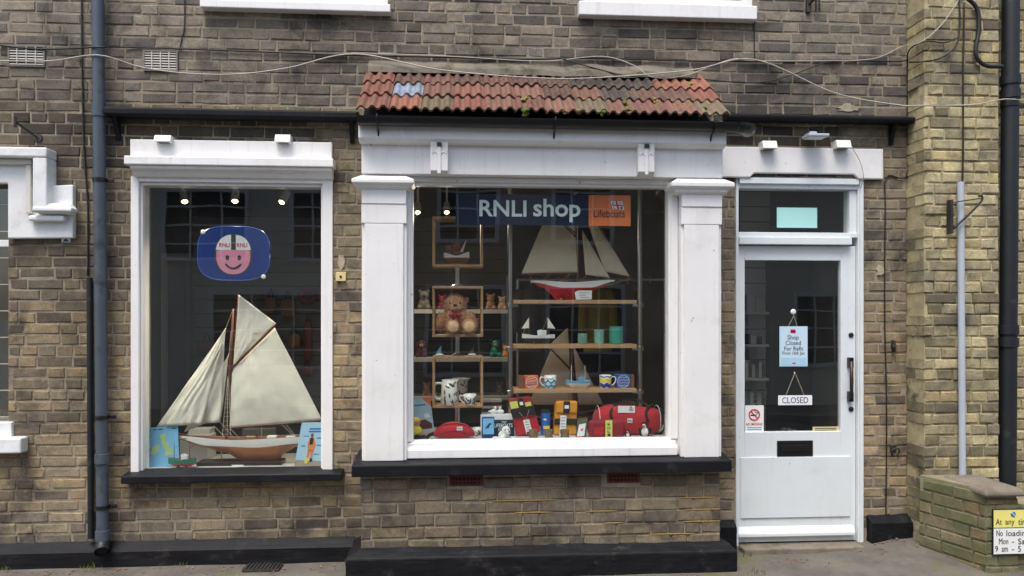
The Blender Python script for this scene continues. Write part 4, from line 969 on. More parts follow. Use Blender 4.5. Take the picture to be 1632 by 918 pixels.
def hull(t, xa, xb, y, beam, deck, wl, bot, mt, mbm, n=24, m=7, deckm='deck_wood', stern=.55):
    def hb(s): return beam * max(.02, min(1, (math.sin(math.pi * min(s, .5 + (s-.5) * stern if s > .5 else s))) ** .75))
    def side(fs, mat, name):
        mb = MB(); rows = []
        for i in range(n + 1):
            s = i / n; x = xa + (xb - xa) * s; row = fs(s)
            pts = [(x, y - w, z) for w, z in row] + [(x, y + w, z) for w, z in row[::-1]]; rows.append(len(pts)); mb.v += pts
        w = rows[0]
        for i in range(n):
            for k in range(w - 1): mb.f.append((i*w+k, i*w+k+1, (i+1)*w+k+1, (i+1)*w+k))
        mb.f += [tuple(range(w)), tuple(range(n*w + w - 1, n*w - 1, -1))]
        o = mb.build(name, mat, t, smooth=True); 
        try: o.data.set_sharp_from_angle(angle=rad(45))
        except Exception: pass
        return o
    side(lambda s: [(hb(s), deck(s)), (hb(s) * 1.0, deck(s)*.5 + wl(s)*.5), (hb(s) * .93, wl(s))], mt, 'topsides')
    def low(s):
        r = []
        for k in range(m + 1):
            q = k / m; r.append((hb(s) * .93 * max(.06, (1 - q ** 1.5)) ** .9, wl(s) + (bot(s) - wl(s)) * q))
        return r
    side(low, mbm, 'underbody')
    mb = MB()
    for i in range(n + 1):
        s = i / n; x = xa + (xb - xa) * s; mb.v += [(x, y - hb(s) * .97, deck(s) - .003), (x, y + hb(s) * .97, deck(s) - .003)]
    for i in range(n): mb.f.append((2*i, 2*i+1, 2*i+3, 2*i+2))
    mb.build('deck', deckm, t)
def rope(t, a, b, r=.0013, mat='string', name='rigging'): return MB().tube([a, b], r, 5).build(name, mat, t)
def lerpf(tab):
    def f(s):
        for (a, za), (b, zb) in zip(tab, tab[1:]):
            if s <= b:
                k = (s - a) / (b - a); k = k * k * (3 - 2 * k); return za + (zb - za) * k
        return tab[-1][1]
    return f

# ---- big wooden gaff yacht in the smaller window
y = .22; k = scale(380, y)
t = thing('model_yacht', 'large wooden model yacht with cream sails in the smaller window', 'model ship', (X(385, y), y, FL))
Zy = lambda v, u=385: Z(v, u, y)
xa, xb = X(284, y), X(497, y)
hull(t, xa, xb, y, .075, lerpf([(0, Zy(694, 290)), (.45, Zy(698.5)), (1, Zy(694, 480))]), lerpf([(0, Zy(699, 290)), (.25, Zy(708)), (.6, Zy(711)), (.9, Zy(706)), (1, Zy(701, 480))]),
     lerpf([(0, Zy(700, 290)), (.18, Zy(712)), (.34, Zy(720)), (.5, Zy(735.5)), (.74, Zy(736)), (.80, Zy(722)), (.88, Zy(713)), (1, Zy(702, 480))]), 'hull_white', 'hull_wood')
q = R(318, 732, 452, 746, y)
MB().box(q[0], q[1], y - .07, y + .07, FL + .001, FL + .028).build('stand', 'plinth_dark', t, bevel=.004)
sm(MB().tube([(X(353, y), y, FL + .028), (X(353, y), y, Zy(714))], .004, 10).build('stand_pin', 'brass', t)); sm(MB().tube([(X(425, y), y, FL + .027), (X(425, y), y, Zy(734))], .012, 10).build('stand_pin', 'brass', t))
MB().tube([P(361, 700, y), P(366, 600, y), P(372, 492, y)], [.011, .010, .007], 10).build('mast', 'mast_wood', t, smooth=True)
MB().tube([P(370, 592, y - .012), P(376, 520, y - .012), P(380, 469, y - .012)], [.007, .006, .003], 8).build('topmast', 'mast_wood', t, smooth=True)
MB().tube([P(369, 587, y - .02), P(440, 516, y - .03)], [.008, .006], 8).build('gaff', 'mast_wood', t, smooth=True); MB().tube([P(364, 683, y - .005), P(516, 671, y - .005)], [.007, .005], 8).build('boom', 'mast_wood', t, smooth=True)
MB().tube([P(300, 695, y), P(247, 681, y)], [.007, .004], 8).build('bowsprit', 'mast_wood', t, smooth=True)
sail('mainsail', [(370, 589), (438, 522), (514, 670), (366, 682)], y - .012, 'sail', t, .035, fold=.010)
sail('topsail', [(381, 470), (440, 515), (370, 586), (372, 582)], y - .02, 'sail', t, .012, fold=.006)
sail('jib', [(360, 523), (359.5, 525), (351, 673), (249, 681)], y - .01, 'sail', t, .03, fold=.022, seed=3)
sail('flying_jib', [(356, 545), (355, 547), (322, 676), (262, 679)], y - .045, 'sail', t, .02, fold=.02, seed=7)
sail('staysail', [(365, 564), (364.5, 566), (353, 664), (293, 689)], y + .01, 'sail', t, .02, fold=.012, seed=5)
for a, b in (((362, 697), (363, 600)), ((354, 697), (363, 600)), ((368, 698), (364, 600))): rope(t, P(a[0], a[1], y - .06), P(b[0], b[1], y - .012))
for kk in range(13):
    v = 608 + kk * 7; w = (v - 600) / 97; rope(t, P(363 - 9*w, v, y - .012 - .05*w), P(364 + 4*w, v, y - .012 - .05*w), .0011, name='ratline')
for a, b in (((360, 523), (371, 494)), ((365, 564), (368, 528)), ((340, 678), (359, 697)), ((350, 672), (373, 698)), ((366, 682), (382, 699)), ((417, 680), (417, 698)), ((450, 677), (468, 695)), ((456, 677), (471, 695)), ((374, 534), (425, 529)), ((373, 546), (415, 540)), ((372, 556), (400, 546))): rope(t, P(a[0], a[1], y - .03), P(b[0], b[1], y - .03))
for (u0, u1, h) in ((288, 312, 3), (392, 408, 5), (425, 440, 5), (455, 470, 4)): MB().pbox(u0, 700 - h, u1, 700, y - .025, y + .025).build('deck_house', 'hull_white' if u0 > 400 else 'brass', t, bevel=.004)
o = MB().pbox(369, 741, 388, 747, y - .095, y - .09).build('name_card', 'paper', origin=P(378, 747, y - .095)); tag(o, 'blank white card in front of the large yacht stand', 'card')
# stepped riser behind
t = thing('display_riser', 'pale stepped riser behind the bow of the large yacht', 'riser', (X(310, .42), .42, FL)); MB().pbox(286, 696, 330, 741, .36, .56).build('lower_step', 'display_white', t, bevel=.003); MB().pbox(300, 684, 334, 700, .46, .58).build('upper_step', 'display_white', t, bevel=.003); MB().pbox(386, 684, 436, 742, .52, .60).build('back_step', 'inner_grey', t, bevel=.003)
def poster(name, label, cs, y, mat, cat='poster', lean=.04):
    p = [P(u, v, y) for u, v in cs]; zb = min(q.z for q in p); zt_ = max(q.z for q in p)
    t = thing(name, label, cat, ((p[0].x+p[1].x)/2, y, zb))
    def W(a, b): q = p[0].lerp(p[1], a).lerp(p[3].lerp(p[2], a), b).copy(); q.y += lean * (q.z - zb) / (zt_ - zb); return q       # a across, b down
    mb = MB(); c = [W(0, 0), W(1, 0), W(1, 1), W(0, 1)]; mb.add(c + [Vector((q.x, q.y + .004, q.z)) for q in c], [(3,2,1,0),(4,5,6,7)] + [(i, (i+1)%4, 4+(i+1)%4, 4+i) for i in range(4)]); mb.build('board', mat, t)
    def patch(nm, pl, m_, d=.0012):
        v = [W(a, b) - Vector((0, d, 0)) for a, b in pl]; n = len(v); mb = MB().add(v + [q + Vector((0, d*.7, 0)) for q in v], [tuple(range(n))] + [(i, (i+1)%n, n+(i+1)%n, n+i) for i in range(n)])
        return mb.build(nm, m_, t)
    return t, patch
t, pt = poster('map_poster', 'pale blue map poster of islands leaning at the left of the smaller window', [(232, 683), (280, 680), (285, 740), (234, 749)], .15, 'map_blue')
pt('island', [(.4,.2),(.55,.16),(.62,.25),(.55,.32),(.68,.42),(.72,.55),(.86,.62),(.82,.7),(.6,.74),(.52,.7),(.6,.6),(.5,.5),(.45,.38)], 'map_land'); pt('island', [(.16,.5),(.3,.42),(.4,.48),(.36,.6),(.22,.68),(.12,.62)], 'map_land')
for kk in range(6): pt('caption', [(.03,.06+.15*kk),(.1,.06+.15*kk),(.1,.075+.15*kk),(.03,.075+.15*kk)], 'text_black')
for a, b in ((.18,.3),(.36,.5),(.8,.95)): pt('heading', [(a,.05),(b,.05),(b,.07),(a,.07)], 'text_black')
t, pt = poster('kit_poster', 'poster of a person in orange sea clothing at the right of the smaller window', [(479, 675), (514, 674), (513, 745), (469, 743)], .10, 'poster_sky')
pt('ground', [(0,.86),(1,.86),(1,1),(0,1)], 'sand')
for nm, pl, m_ in (('boot', [(.36,.84),(.46,.78),(.5,.86),(.42,.93),(.33,.92)], 'yellow'), ('boot', [(.53,.8),(.62,.8),(.63,.88),(.53,.89)], 'plinth_dark'), ('leg', [(.42,.62),(.52,.62),(.48,.8),(.40,.8)], 'orange'), ('leg', [(.52,.62),(.64,.62),(.62,.82),(.54,.82)], 'orange'), ('torso', [(.44,.34),(.64,.34),(.72,.5),(.66,.64),(.42,.64),(.38,.5)], 'orange'), ('vest', [(.47,.35),(.61,.35),(.6,.5),(.46,.5)], 'plinth_dark'), ('head', [(.49,.25),(.59,.25),(.61,.31),(.55,.35),(.48,.31)], 'kraft')): pt(nm, pl, m_, .0016 if nm != 'vest' else .0026)
for a, b, c, d in ((.18,.3,.42,.34),(.74,.34,.94,.39),(.14,.52,.3,.57),(.76,.5,.94,.55),(.66,.7,.88,.74)): pt('callout', [(a,b),(c,b),(c,d-.02),(a,d-.02)], 'cup_blue')
for kk, (a, b) in enumerate(((.4,.9),(.38,.92))): pt('title', [(a,.13+kk*.06),(b,.13+kk*.06),(b,.165+kk*.06),(a,.165+kk*.06)], 'tin_blue')
def trawler(name, label, u0, u1, vdeck, vwl, vbot, vmast, zf, top, bot, y, house='hull_white', sails=None, stand=True, tagc=True, beam=None, deckm='deck_wood', v_house=None):
    um = (u0+u1)/2; k = scale(um, y); t = thing(name, label, 'model ship', (X(um, y), y, zf)); L = (u1-u0)*k
    Zq = lambda v: Z(v, um, y); dz = zf - Zq(vbot) + (.012 if stand else 0)
    hull(t, X(u0, y), X(u1, y), y, beam or L*.16, lerpf([(0, Zq(vdeck-3)+dz), (.5, Zq(vdeck)+dz), (1, Zq(vdeck-2)+dz)]), lambda s: Zq(vwl)+dz, lerpf([(0, Zq(vwl+1)+dz), (.25, Zq(vbot-1)+dz), (.8, Zq(vbot)+dz), (1, Zq(vwl+2)+dz)]), top, bot, n=16, m=5, deckm=deckm, stern=.8)
    uh = um + (u1-u0)*.12; h = (vdeck - vmast) * .28
    MB().box(X(uh-(u1-u0)*.12, y), X(uh+(u1-u0)*.12, y), y-L*.08, y+L*.08, Zq(vdeck)+dz, Zq(vdeck-h)+dz).build('wheelhouse', house, t, bevel=.002)
    for a in (.22, .78):
        x = X(u0+(u1-u0)*a, y); MB().tube([(x, y, Zq(vdeck)+dz), (x, y, Zq(vmast)+dz)], [.0025, .0015], 6).build('mast', 'mast_wood' if house != 'hull_lightblue' else 'hull_white', t)
        rope(t, (x, y, Zq(vmast+2)+dz), (X(u0+(u1-u0)*(a-.2), y), y, Zq(vdeck-1)+dz), .0008); rope(t, (x, y, Zq(vmast+8)+dz), (X(u0+(u1-u0)*(a+.16), y), y, Zq(vmast+4)+dz), .0012, 'mast_wood', 'derrick')
        if sails: 
            s_ = -1 if a < .5 else 1; mb = MB().prism_y([(x - s_*.0 + s_*.001*(-1), Zq(vmast+1)+dz), (x, Zq(vdeck-12)+dz), (x + s_*L*.24, Zq(vdeck-11)+dz)], y-.001, y+.001); mb.build('sail', 'sail', t)
    if stand:
        for a in (.36, .64): xx = X(u0+(u1-u0)*a, y); MB().box(xx-.004, xx+.004, y-L*.08, y+L*.08, zf, Zq(vbot)+dz+.006).build('cradle', 'kraft', t)
        MB().box(X(u0+(u1-u0)*.30, y), X(u0+(u1-u0)*.70, y), y-.004, y+.004, zf+.002, zf+.009).build('cradle_bar', 'kraft', t)
    if tagc: MB().add([P(um-2, vdeck-8, y-L*.17)+Vector((0,0,dz)), P(um+5, vdeck-10, y-L*.17)+Vector((0,0,dz)), P(um+6, vdeck-1, y-L*.17)+Vector((0,0,dz)), P(um-1, vdeck+1, y-L*.17)+Vector((0,0,dz))], [(0,1,2,3)]).build('price_tag', 'paper', t)
    return t
trawler('model_trawler', 'small green and red model trawler in front of the map poster', 268, 312, 734, 740, 745, 708, FL, 'hull_green', 'hull_red', .105)
# ---- hanging blue sunshade with helmet face
y = YL + .008; cu0, cu1, cv0, cv1 = 315, 430, 361, 447; x0, x1, z0, z1 = R(cu0, cv0, cu1, cv1, y); xm, zm = (x0+x1)/2, (z0+z1)/2
t = thing('window_sunshade', 'blue rounded sunshade with a smiling helmeted face on the smaller window', 'sunshade', (xm, y, z0))
def sup(a, b, n, e=3.2, cx=xm, cz=zm): return [(cx + a*math.copysign(abs(math.cos(q))**(2/e), math.cos(q)), cz + b*math.copysign(abs(math.sin(q))**(2/e), math.sin(q))) for q in (2*math.pi*i/n for i in range(n))]
MB().prism_y(sup((x1-x0)/2*.975, (z1-z0)/2*.97, 48), y, y + .002).build('mesh_panel', 'shade_blue', t)
MB().tube([(a, y, b) for a, b in sup((x1-x0)/2, (z1-z0)/2, 48)] + [(xm + (x1-x0)/2, y, zm)], .0035, 6).build('rim', 'shade_rim', t, smooth=True)
k = scale(372, y); fx, fz = X(372, y), Z(405, 372, y)
MB().prism_y(sup(29.5*k, 33*k, 40, 2.3, fx, Z(406, 372, y)), y - .0012, y - .0002).build('outline', 'charcoal', t)
MB().prism_y([(a, max(b, Z(398.5, 372, y))) for a, b in sup(27.5*k, 31*k, 40, 2.3, fx, Z(405, 372, y))], y - .0022, y - .0013).build('helmet', 'helmet', t)
fc = [(a, min(b, Z(399.5 - 0, 372, y) + 1.5*k*(1-((a-fx)/(27*k))**2)*1.0)) for a, b in sup(26.5*k, 30.5*k, 48, 2.25, fx, Z(406.5, 372, y))]
MB().prism_y(fc, y - .0024, y - .0014).build('face', 'pink', t)
MB().box(X(368.5, y), X(376, y), y - .0034, y - .0025, Z(398, 372, y), Z(373.5, 372, y)).build('stripe', 'charcoal', t)
for u in (362.5, 381.5): MB().prism_y(sup(2.9*k, 4.2*k, 16, 2, X(u, y), Z(411, 372, y)), y - .0034, y - .0025).build('eye', 'text_black', t)
MB().tube([(fx + a*k, y - .003, Z(420.5 + 7*(1-(a/12)**2), 372, y)) for a in range(-12, 13, 2)], 1.5*k, 6).build('smile', 'text_black', t, smooth=True)
ptext('RNLI', 349.5, 387, 366, 394, y - .0025, 'text_red', t, bold=.02); ptext('RNLI', 377.5, 387, 394, 394, y - .0025, 'text_red', t, bold=.02)
for u, v in ((324, 370), (420, 441)): c = P(u, v, y); MB().lathe([(.016, .0), (.014, -.004), (.006, -.006), (0, -.006)], (c.x, y - .004, c.z), 14, 'Y').build('suction_cup', 'white_plastic', t, smooth=True)
# ---- spotlights
def spot(u, v, y, tilt, label, up=.08, wide=80, en=6):
    c = P(u, v, y); t = thing('spotlight', label, 'spotlight', (c.x, y, c.z)); d = Vector((tilt, -.6, -1)).normalized()
    MB().tube([c - d*.04, c + d*.012, c + d*.05], [.024, .028, .031], 16).build('lamp_can', 'white_plastic', t); MB().tube([c + d*.050, c + d*.056], .033, 16).build('lamp_ring', 'charcoal', t); MB().ball(c + d*.046, .0235, 12, 8).build('bulb', 'lamp_glow', t, smooth=True)
    MB().box(c.x - tilt*.02 - .008, c.x - tilt*.02 + .008, y - .004, y + .004, c.z + .02, c.z + up).build('stem', 'white_plastic', t)
    ld_ = bpy.data.lights.new('lamp', 'SPOT'); ld_.energy = en * 2; ld_.color = (1, .85, .66); ld_.spot_size = rad(wide); ld_.spot_blend = .6; ld_.shadow_soft_size = .025
    lo = bpy.data.objects.new('lamp_light', ld_); COL.objects.link(lo); lo.parent = t; lo.location = d*.085; lo.rotation_euler = (-d).to_track_quat('Z', 'Y').to_euler()
spot(293, 312, .42, .35, 'lit white spotlight nearest the downpipe in the smaller window', en=9); spot(375, 311, .42, .12, 'lit white spotlight in the middle of the smaller window', en=9); spot(454, 313, .42, -.35, 'lit white spotlight nearest the bay in the smaller window', en=9)
t = thing('light_track', 'pale lighting track across the top of the smaller window', 'track', (X(370, .42), .42, 2.6)); MB().box(X(250, .42), X(500, .42), .40, .44, Z(296, 375, .42), Z(291, 375, .42)).build('rail', 'inner_white', t); MB().box(X(375, .42) - .01, X(375, .42) + .01, .41, .43, Z(291, 375, .42), RZ).build('hanger', 'inner_white', t)
for i, (u, v) in enumerate(((666, 330), (712, 330))): spot(u, v, 1.2, 0, ['lit bulb spotlight at the left end above the bay toys', 'lit bulb spotlight just left of the navy shop sign'][i], up=.5, wide=150, en=6)
# ---- navy shop sign on the bay glass
y = YG + .012; x0, x1, z0, z1 = R(726, 310, 1005, 359, y); xs_ = X(938, y)
t = thing('shop_sign', 'navy and orange shop sign with white lettering hanging inside the bay glass', 'sign', ((x0+x1)/2, y, z0))
MB().box(x0, xs_, y, y + .006, z0, z1).build('navy_board', 'navy_sign', t); MB().box(xs_ + .0005, x1, y - .0005, y + .006, z0, z1).build('orange_board', 'orange_sign', t)
ptext('RNLI', 764, 319, 839, 345, y - .0005, 'text_white', t, bold=.018); ptext('shop', 850, 317, 925, 354, y - .0005, 'text_white', t, bold=.018)
ptext('Lifeboats', 946, 334, 996, 346.5, y - .001, 'text_black', t, bold=.004)
fl_ = MB().prism_y([(X(972, y), Z(320, 983, y)), (X(991, y), Z(321, 983, y)), (X(994, y), Z(333.5, 983, y)), (X(975, y), Z(333, 983, y))], y - .0016, y - .0008).build('flag', 'hull_red', t)
for (u, v, s_) in ((973, 320.5, 'R'), (984, 321, 'N'), (975, 328, 'L'), (986, 328.5, 'I')):
    MB().prism_y([(X(u, y), Z(v, u, y)), (X(u+7.6, y), Z(v+.2, u, y)), (X(u+8.8, y), Z(v+5.6, u, y)), (X(u+1, y), Z(v+5.4, u, y))], y - .0025, y - .0017).build('flag_quarter', 'text_white', fl_); ptext(s_, u+2.6, v+1.1, u+6.2, v+4.6, y - .0026, 'navy', fl_, bold=.02, name='flag_letter')
for u in (735, 995): MB().tube([P(u, 311, y + .003), P(u, 298, y + .003)], .0012, 5).build('hanging_wire', 'cable_black', t)

# ---- box shelf stack on a chrome stem
y0 = -.02; y1 = .17
xs0, xs1 = X(689, y0), X(770, y0); xm = X(729, (y0+y1)/2)
t = thing('box_shelf_stack', 'three open wooden display boxes stacked on a chrome stem', 'shelf', (xm, .07, FB))
BZ = []
for (v0, v1) in ((345, 425), (456, 537), (568, 650)):
    za, zb = Z(v1, 729, y0), Z(v0, 729, y0); th = .016; f = MB()
    f.box(xs0, xs1, y0, y1, za, za + th); f.box(xs0, xs1, y0, y1, zb - th, zb); f.box(xs0, xs0 + th, y0, y1, za + th, zb - th); f.box(xs1 - th, xs1, y0, y1, za + th, zb - th)
    f.build('display_box', 'wood', t, bevel=.002); BZ.append((za + th, zb))
ym = .07
for a, b in ((BZ[1][1], BZ[0][0] - .016), (BZ[2][1], BZ[1][0] - .016), (FB, BZ[2][0] - .016)):
    sm(MB().tube([(xm, ym, a), (xm, ym, a + .004), (xm, ym, a + .02), (xm, ym, b - .022), (xm, ym, b - .004), (xm, ym, b)], [.045, .045, .018, .016, .022, .024], 20).build('stem', 'chrome', t))
# ship in the top box
t = thing('galleon_model', 'dark little model galleon with a pale sail in the top display box', 'model ship', (xm, .06, BZ[0][0])); yy = .06; zb = BZ[0][0]
hull(t, X(707, yy), X(748, yy), yy, .03, lerpf([(0, zb+.085), (.5, zb+.062), (1, zb+.09)]), lambda s: zb+.05, lerpf([(0, zb+.045), (.3, zb+.014), (.8, zb+.012), (1, zb+.04)]), 'hull_white', 'deck_wood', n=14, m=4, stern=.8)
for u, v in ((716, 388), (727, 383), (737, 388)): MB().tube([(X(u, yy), yy, zb+.06), (X(u, yy), yy, Z(v, u, yy))], .003, 6).build('mast', 'plinth_dark', t)
for i, (u0, u1, va, vb, m_) in enumerate(((710, 721, 391, 400, 'kraft'), (721, 733, 386, 398, 'kraft'), (712, 720, 400, 408, 'leaf_grey'), (722, 733, 399, 408, 'kraft'))): sail('sail', [(u0, va), (u1, va), (u1+1, vb), (u0-1, vb)], yy - .005, m_, t, .015, 5)
sail('sail', [(743, 383), (742.5, 384), (738, 402), (733, 402)], yy, 'sail', t, .006, 5); MB().box(X(716, yy), X(738, yy), yy-.02, yy+.02, zb, zb+.016).build('stand', 'kraft', t)
# teddy bear
yy = .05; zb = BZ[1][0]; k = scale(727, yy)
def bp(u, v, dy=0): q = P(u, v, yy); return (q.x, yy + dy, q.z)
t = thing('teddy_bear', 'honey brown teddy bear with a burgundy bow in the middle display box', 'soft toy', (X(727, yy), yy, zb))
mb = MB(); mb.ball(bp(726, 510), (22*k, 17*k, 22*k)); mb.ball(bp(725, 486), (19*k, 15*k, 18*k)); mb.ball(bp(726, 491, -.045), (10*k, 9*k, 8*k)); mb.ball(bp(708, 478, .02), (5*k, 4*k, 5*k)); mb.ball(bp(743, 478, .02), (5*k, 4*k, 5*k))
mb.ball(bp(703, 513, -.015), (11*k, 10*k, 16*k), rot=('Y', .5)); mb.ball(bp(750, 512, -.01), (10*k, 10*k, 16*k), rot=('Y', -.5))
mb.ball((*bp(722, 522, -.05)[:2], zb + 13*k), (12*k, 17*k, 12.5*k)); mb.ball((*bp(747, 522, -.055)[:2], zb + 12*k), (12*k, 17*k, 12*k))
rng = random.Random(2); tf = MB()
for (cu_, cv_, dy_, ra, rb_, rc_, n_) in ((726, 510, 0, 22, 17, 22, 500), (725, 486, 0, 19, 15, 18, 620), (703, 513, -.015, 12, 10, 15, 260), (750, 512, -.01, 11, 10, 15, 260), (722, 523, -.05, 12, 17, 12.5, 300), (747, 523, -.055, 12, 17, 12, 300)):
    c0 = Vector(bp(cu_, cv_, dy_))
    for _ in range(n_):
        d_ = Vector((rng.gauss(0, 1), rng.gauss(0, 1), rng.gauss(0, 1))).normalized()
        if d_.y > .35 or (dy_ < -.04 and d_.y < -.8) or (cv_ == 486 and d_.y < -.75): continue
        p_ = c0 + Vector((d_.x * ra * k, d_.y * rb_ * k, d_.z * rc_ * k)); l_ = rng.uniform(.008, .017)
        if p_.z < zb + .004: continue
        sd_v = d_.cross(Vector((rng.gauss(0, 1), rng.gauss(0, 1), rng.gauss(0, 1)))).normalized() * .0024; tip = p_ + d_ * l_ + Vector((rng.gauss(0, .004), rng.gauss(0, .003), -.004))
        tf.add([p_ - d_ * .004 - sd_v, p_ - d_ * .004 + sd_v, tip], [(0, 1, 2)])
o = mb.build('body', 'fur', t, smooth=True); tf.build('fur_tufts', 'fur', t, kind='stuff'); rm = o.modifiers.new('r', 'REMESH'); rm.mode = 'VOXEL'; rm.voxel_size = .0035; rm.use_smooth_shade = True; sk = o.modifiers.new('s', 'SMOOTH'); sk.iterations = 3; sk.factor = .5
tx = bpy.data.textures.new('fuzz', 'CLOUDS'); tx.noise_scale = .007; dm = o.modifiers.new('d', 'DISPLACE'); dm.texture = tx; dm.strength = .014; dm.mid_level = .5
MB().ball(bp(725.5, 486.5, -.082), (3.2*k, 2*k, 2.2*k), 10, 7).build('nose', 'text_black', t, smooth=True)
for u in (717, 733): MB().ball(bp(u, 483, -.055), (1.6*k,)*3, 8, 6).build('eye', 'text_black', t, smooth=True)
for u, m_ in ((722, 'fur_pale'), (747.5, 'fur_pale')): c = bp(u, 522, 0); MB().lathe([(9*k, 0), (8*k, -.006), (0, -.008)], (c[0], yy - .05 - 16.2*k, zb + 12.5*k), 18, 'Y').build('foot_pad', m_, t, smooth=True)
for s_ in (-1, 1): MB().ball(bp(726 + s_*5.5, 502, -.085), (5.5*k, 2*k, 3.4*k), 10, 6, rot=('Y', s_*.3)).build('bow_loop', 'burgundy', t, smooth=True); MB().tube(curve_pts([bp(726, 503, -.09), bp(726 + s_*4, 508, -.09), bp(726 + s_*7, 515, -.085)], 3), [.004]*7, 6).build('bow_tail', 'burgundy', t)
MB().tube([bp(744, 519, -.118), bp(751, 526, -.118)], .0022, 5).build('paw_stitch', 'burgundy', t); MB().tube([bp(750, 518, -.118), bp(745, 527, -.118)], .0022, 5).build('paw_stitch', 'burgundy', t)
# small wooden sail boats on the lower box
for u, m_, lb in ((700, 'hull_lightblue', 'tiny toy boat with a pale blue sail, left on the bottom display box'), (752, 'leaf_grey', 'tiny toy boat with a grey sail, right on the bottom display box')):
    zb = BZ[2][1]; yy = .02; k = scale(u, yy); c = X(u, yy); t = thing('toy_boat', lb, 'toy boat', (c, yy, zb), 'tiny toy boats')
    MB().ball((c + .002, yy, zb + 2.2*k), (7*k, 3*k, 2.3*k), 14, 6).build('hull', 'hull_white', t, smooth=True); MB().prism_y([(c - 5*k, zb + 5*k), (c + 3*k, zb + 5*k), (c + 3*k, zb + 17*k)], yy - .002, yy + .002).build('sail', m_, t); MB().tube([(c + 3.4*k, yy, zb + 3*k), (c + 3.4*k, yy, zb + 19*k)], .0015, 6).build('mast', 'plinth_dark', t)
# leaf-pattern jugs and mug
def leafy(t, c, rf, z0, z1, n, m_='leaf_grey', seed=0, parent=None):
    rng = random.Random(seed)
    for i in range(n):
        a = rng.uniform(-2.7, -.4); z = rng.uniform(z0, z1); rr = rf(z) + .0006; ln = rng.uniform(.016, .024); wd = ln * .36; th = rng.uniform(.3, 2.8)
        pts = []
        for q in range(10):
            e = 2*math.pi*q/10; lx = ln*math.cos(e); lz = wd*math.sin(e)*(1 - .4*abs(math.cos(e))); px = lx*math.cos(th) - lz*math.sin(th); pz = lx*math.sin(th) + lz*math.cos(th)
            zz = min(max(z + pz, z0 - .01), z1 + .01); aa = a + px/rr; pts.append((c[0] + (rf(zz)+.0007)*math.cos(aa), c[1] + (rf(zz)+.0007)*math.sin(aa), zz))
        MB().add(pts, [tuple(range(10))]).build('leaf_motif', m_, parent)
def vessel(name, label, u, vt, yy, zb, r0, r1, h, mat, hand=-1, leaves=0, spout=False, seed=1, cat='mug', leafm='leaf_grey', group=None):
    c = (X(u, yy), yy); t = thing(name, label, cat, (c[0], yy, zb), group); rf = lambda z: r0 + (r1 - r0) * (z - zb) / h
    o = MB().lathe([(r0*.9, zb), (r0, zb+.004), (rf(zb+h*.5), zb+h*.5), (r1, zb+h), (r1*.93, zb+h), (rf(zb+h*.5)*.92, zb+h*.5), (r0*.88, zb+.008), (0, zb+.008)], (c[0], c[1], 0), 28).build('cup' if cat == 'mug' else 'vessel', mat, t, smooth=True)
    hx = hand; pts = [(c[0] + hx*rf(zb+h*.85)*.95, yy, zb+h*.85), (c[0] + hx*(r1+h*.26), yy, zb+h*.84), (c[0] + hx*(r1+h*.32), yy, zb+h*.58), (c[0] + hx*(r0+h*.18), yy, zb+h*.28), (c[0] + hx*rf(zb+h*.22)*.95, yy, zb+h*.22)]
    MB().tube(curve_pts(pts, 4), h*.05, 8).build('handle', mat, t, smooth=True)
    if spout: MB().prism_y([(c[0] - hx*r1*.8, zb+h*.82), (c[0] - hx*r1*.8, zb+h), (c[0] - hx*(r1*1.35), zb+h*1.02)], yy - .012, yy + .012).build('spout', mat, t, bevel=.005)
    if leaves: leafy(t, c, rf, zb + .012, zb + h - .018, leaves, leafm, seed, o)
    return t
zb = BZ[2][0]
vessel('leaf_jug', 'white jug with grey leaf pattern in the bottom display box', 716, 601, .03, zb, .062, .05, .172, 'cup_white', -1, 14, True, 3, 'jug')
vessel('leaf_mug', 'small white mug with grey leaf pattern beside the jug', 749, 624, .0, zb, .037, .045, .075, 'cup_white', -1, 12, False, 4)
vessel('leaf_jug', 'dimmer leaf-patterned jug standing on the back shelf behind the bottom box', 733, 590, .62, Z(632, 733, .62), .055, .062, .14, 'cup_white', -1, 9, True, 5, 'jug')

# ---- chrome-poled shelves
yp = .12
for u in ():
    pass
t = thing('glass_shelf_rack', 'chrome-poled rack with three wooden shelves in the bay', 'shelf', (X(916, yp), yp, FB))
for u in (813, 1020):
    x = X(u, yp); sm(MB().tube([(x, yp, FB), (x, yp, gz_1 + .1)], .0165, 16).build('pole', 'chrome', t))
SHZ = []
for v in (478, 549, 620):
    z = Z(v, 916, 0.0); MB().box(X(819, 0), X(1015, 0), .0, .22, z - .026, z).build('shelf_board', 'shelf_wood', t, bevel=.002); SHZ.append(z)
    for u, s_ in ((813, 1), (1020, -1)):
        x = X(u, yp); sm(MB().lathe([(.022, z-.05), (.026, z-.047), (.026, z-.02), (.022, z-.017)], (x, yp, 0), 16).build('clamp', 'chrome', t)); MB().box(x + s_*.02, x + s_*.055, yp - .008, yp + .008, z - .045, z - .027).build('clamp_arm', 'chrome', t, bevel=.003)
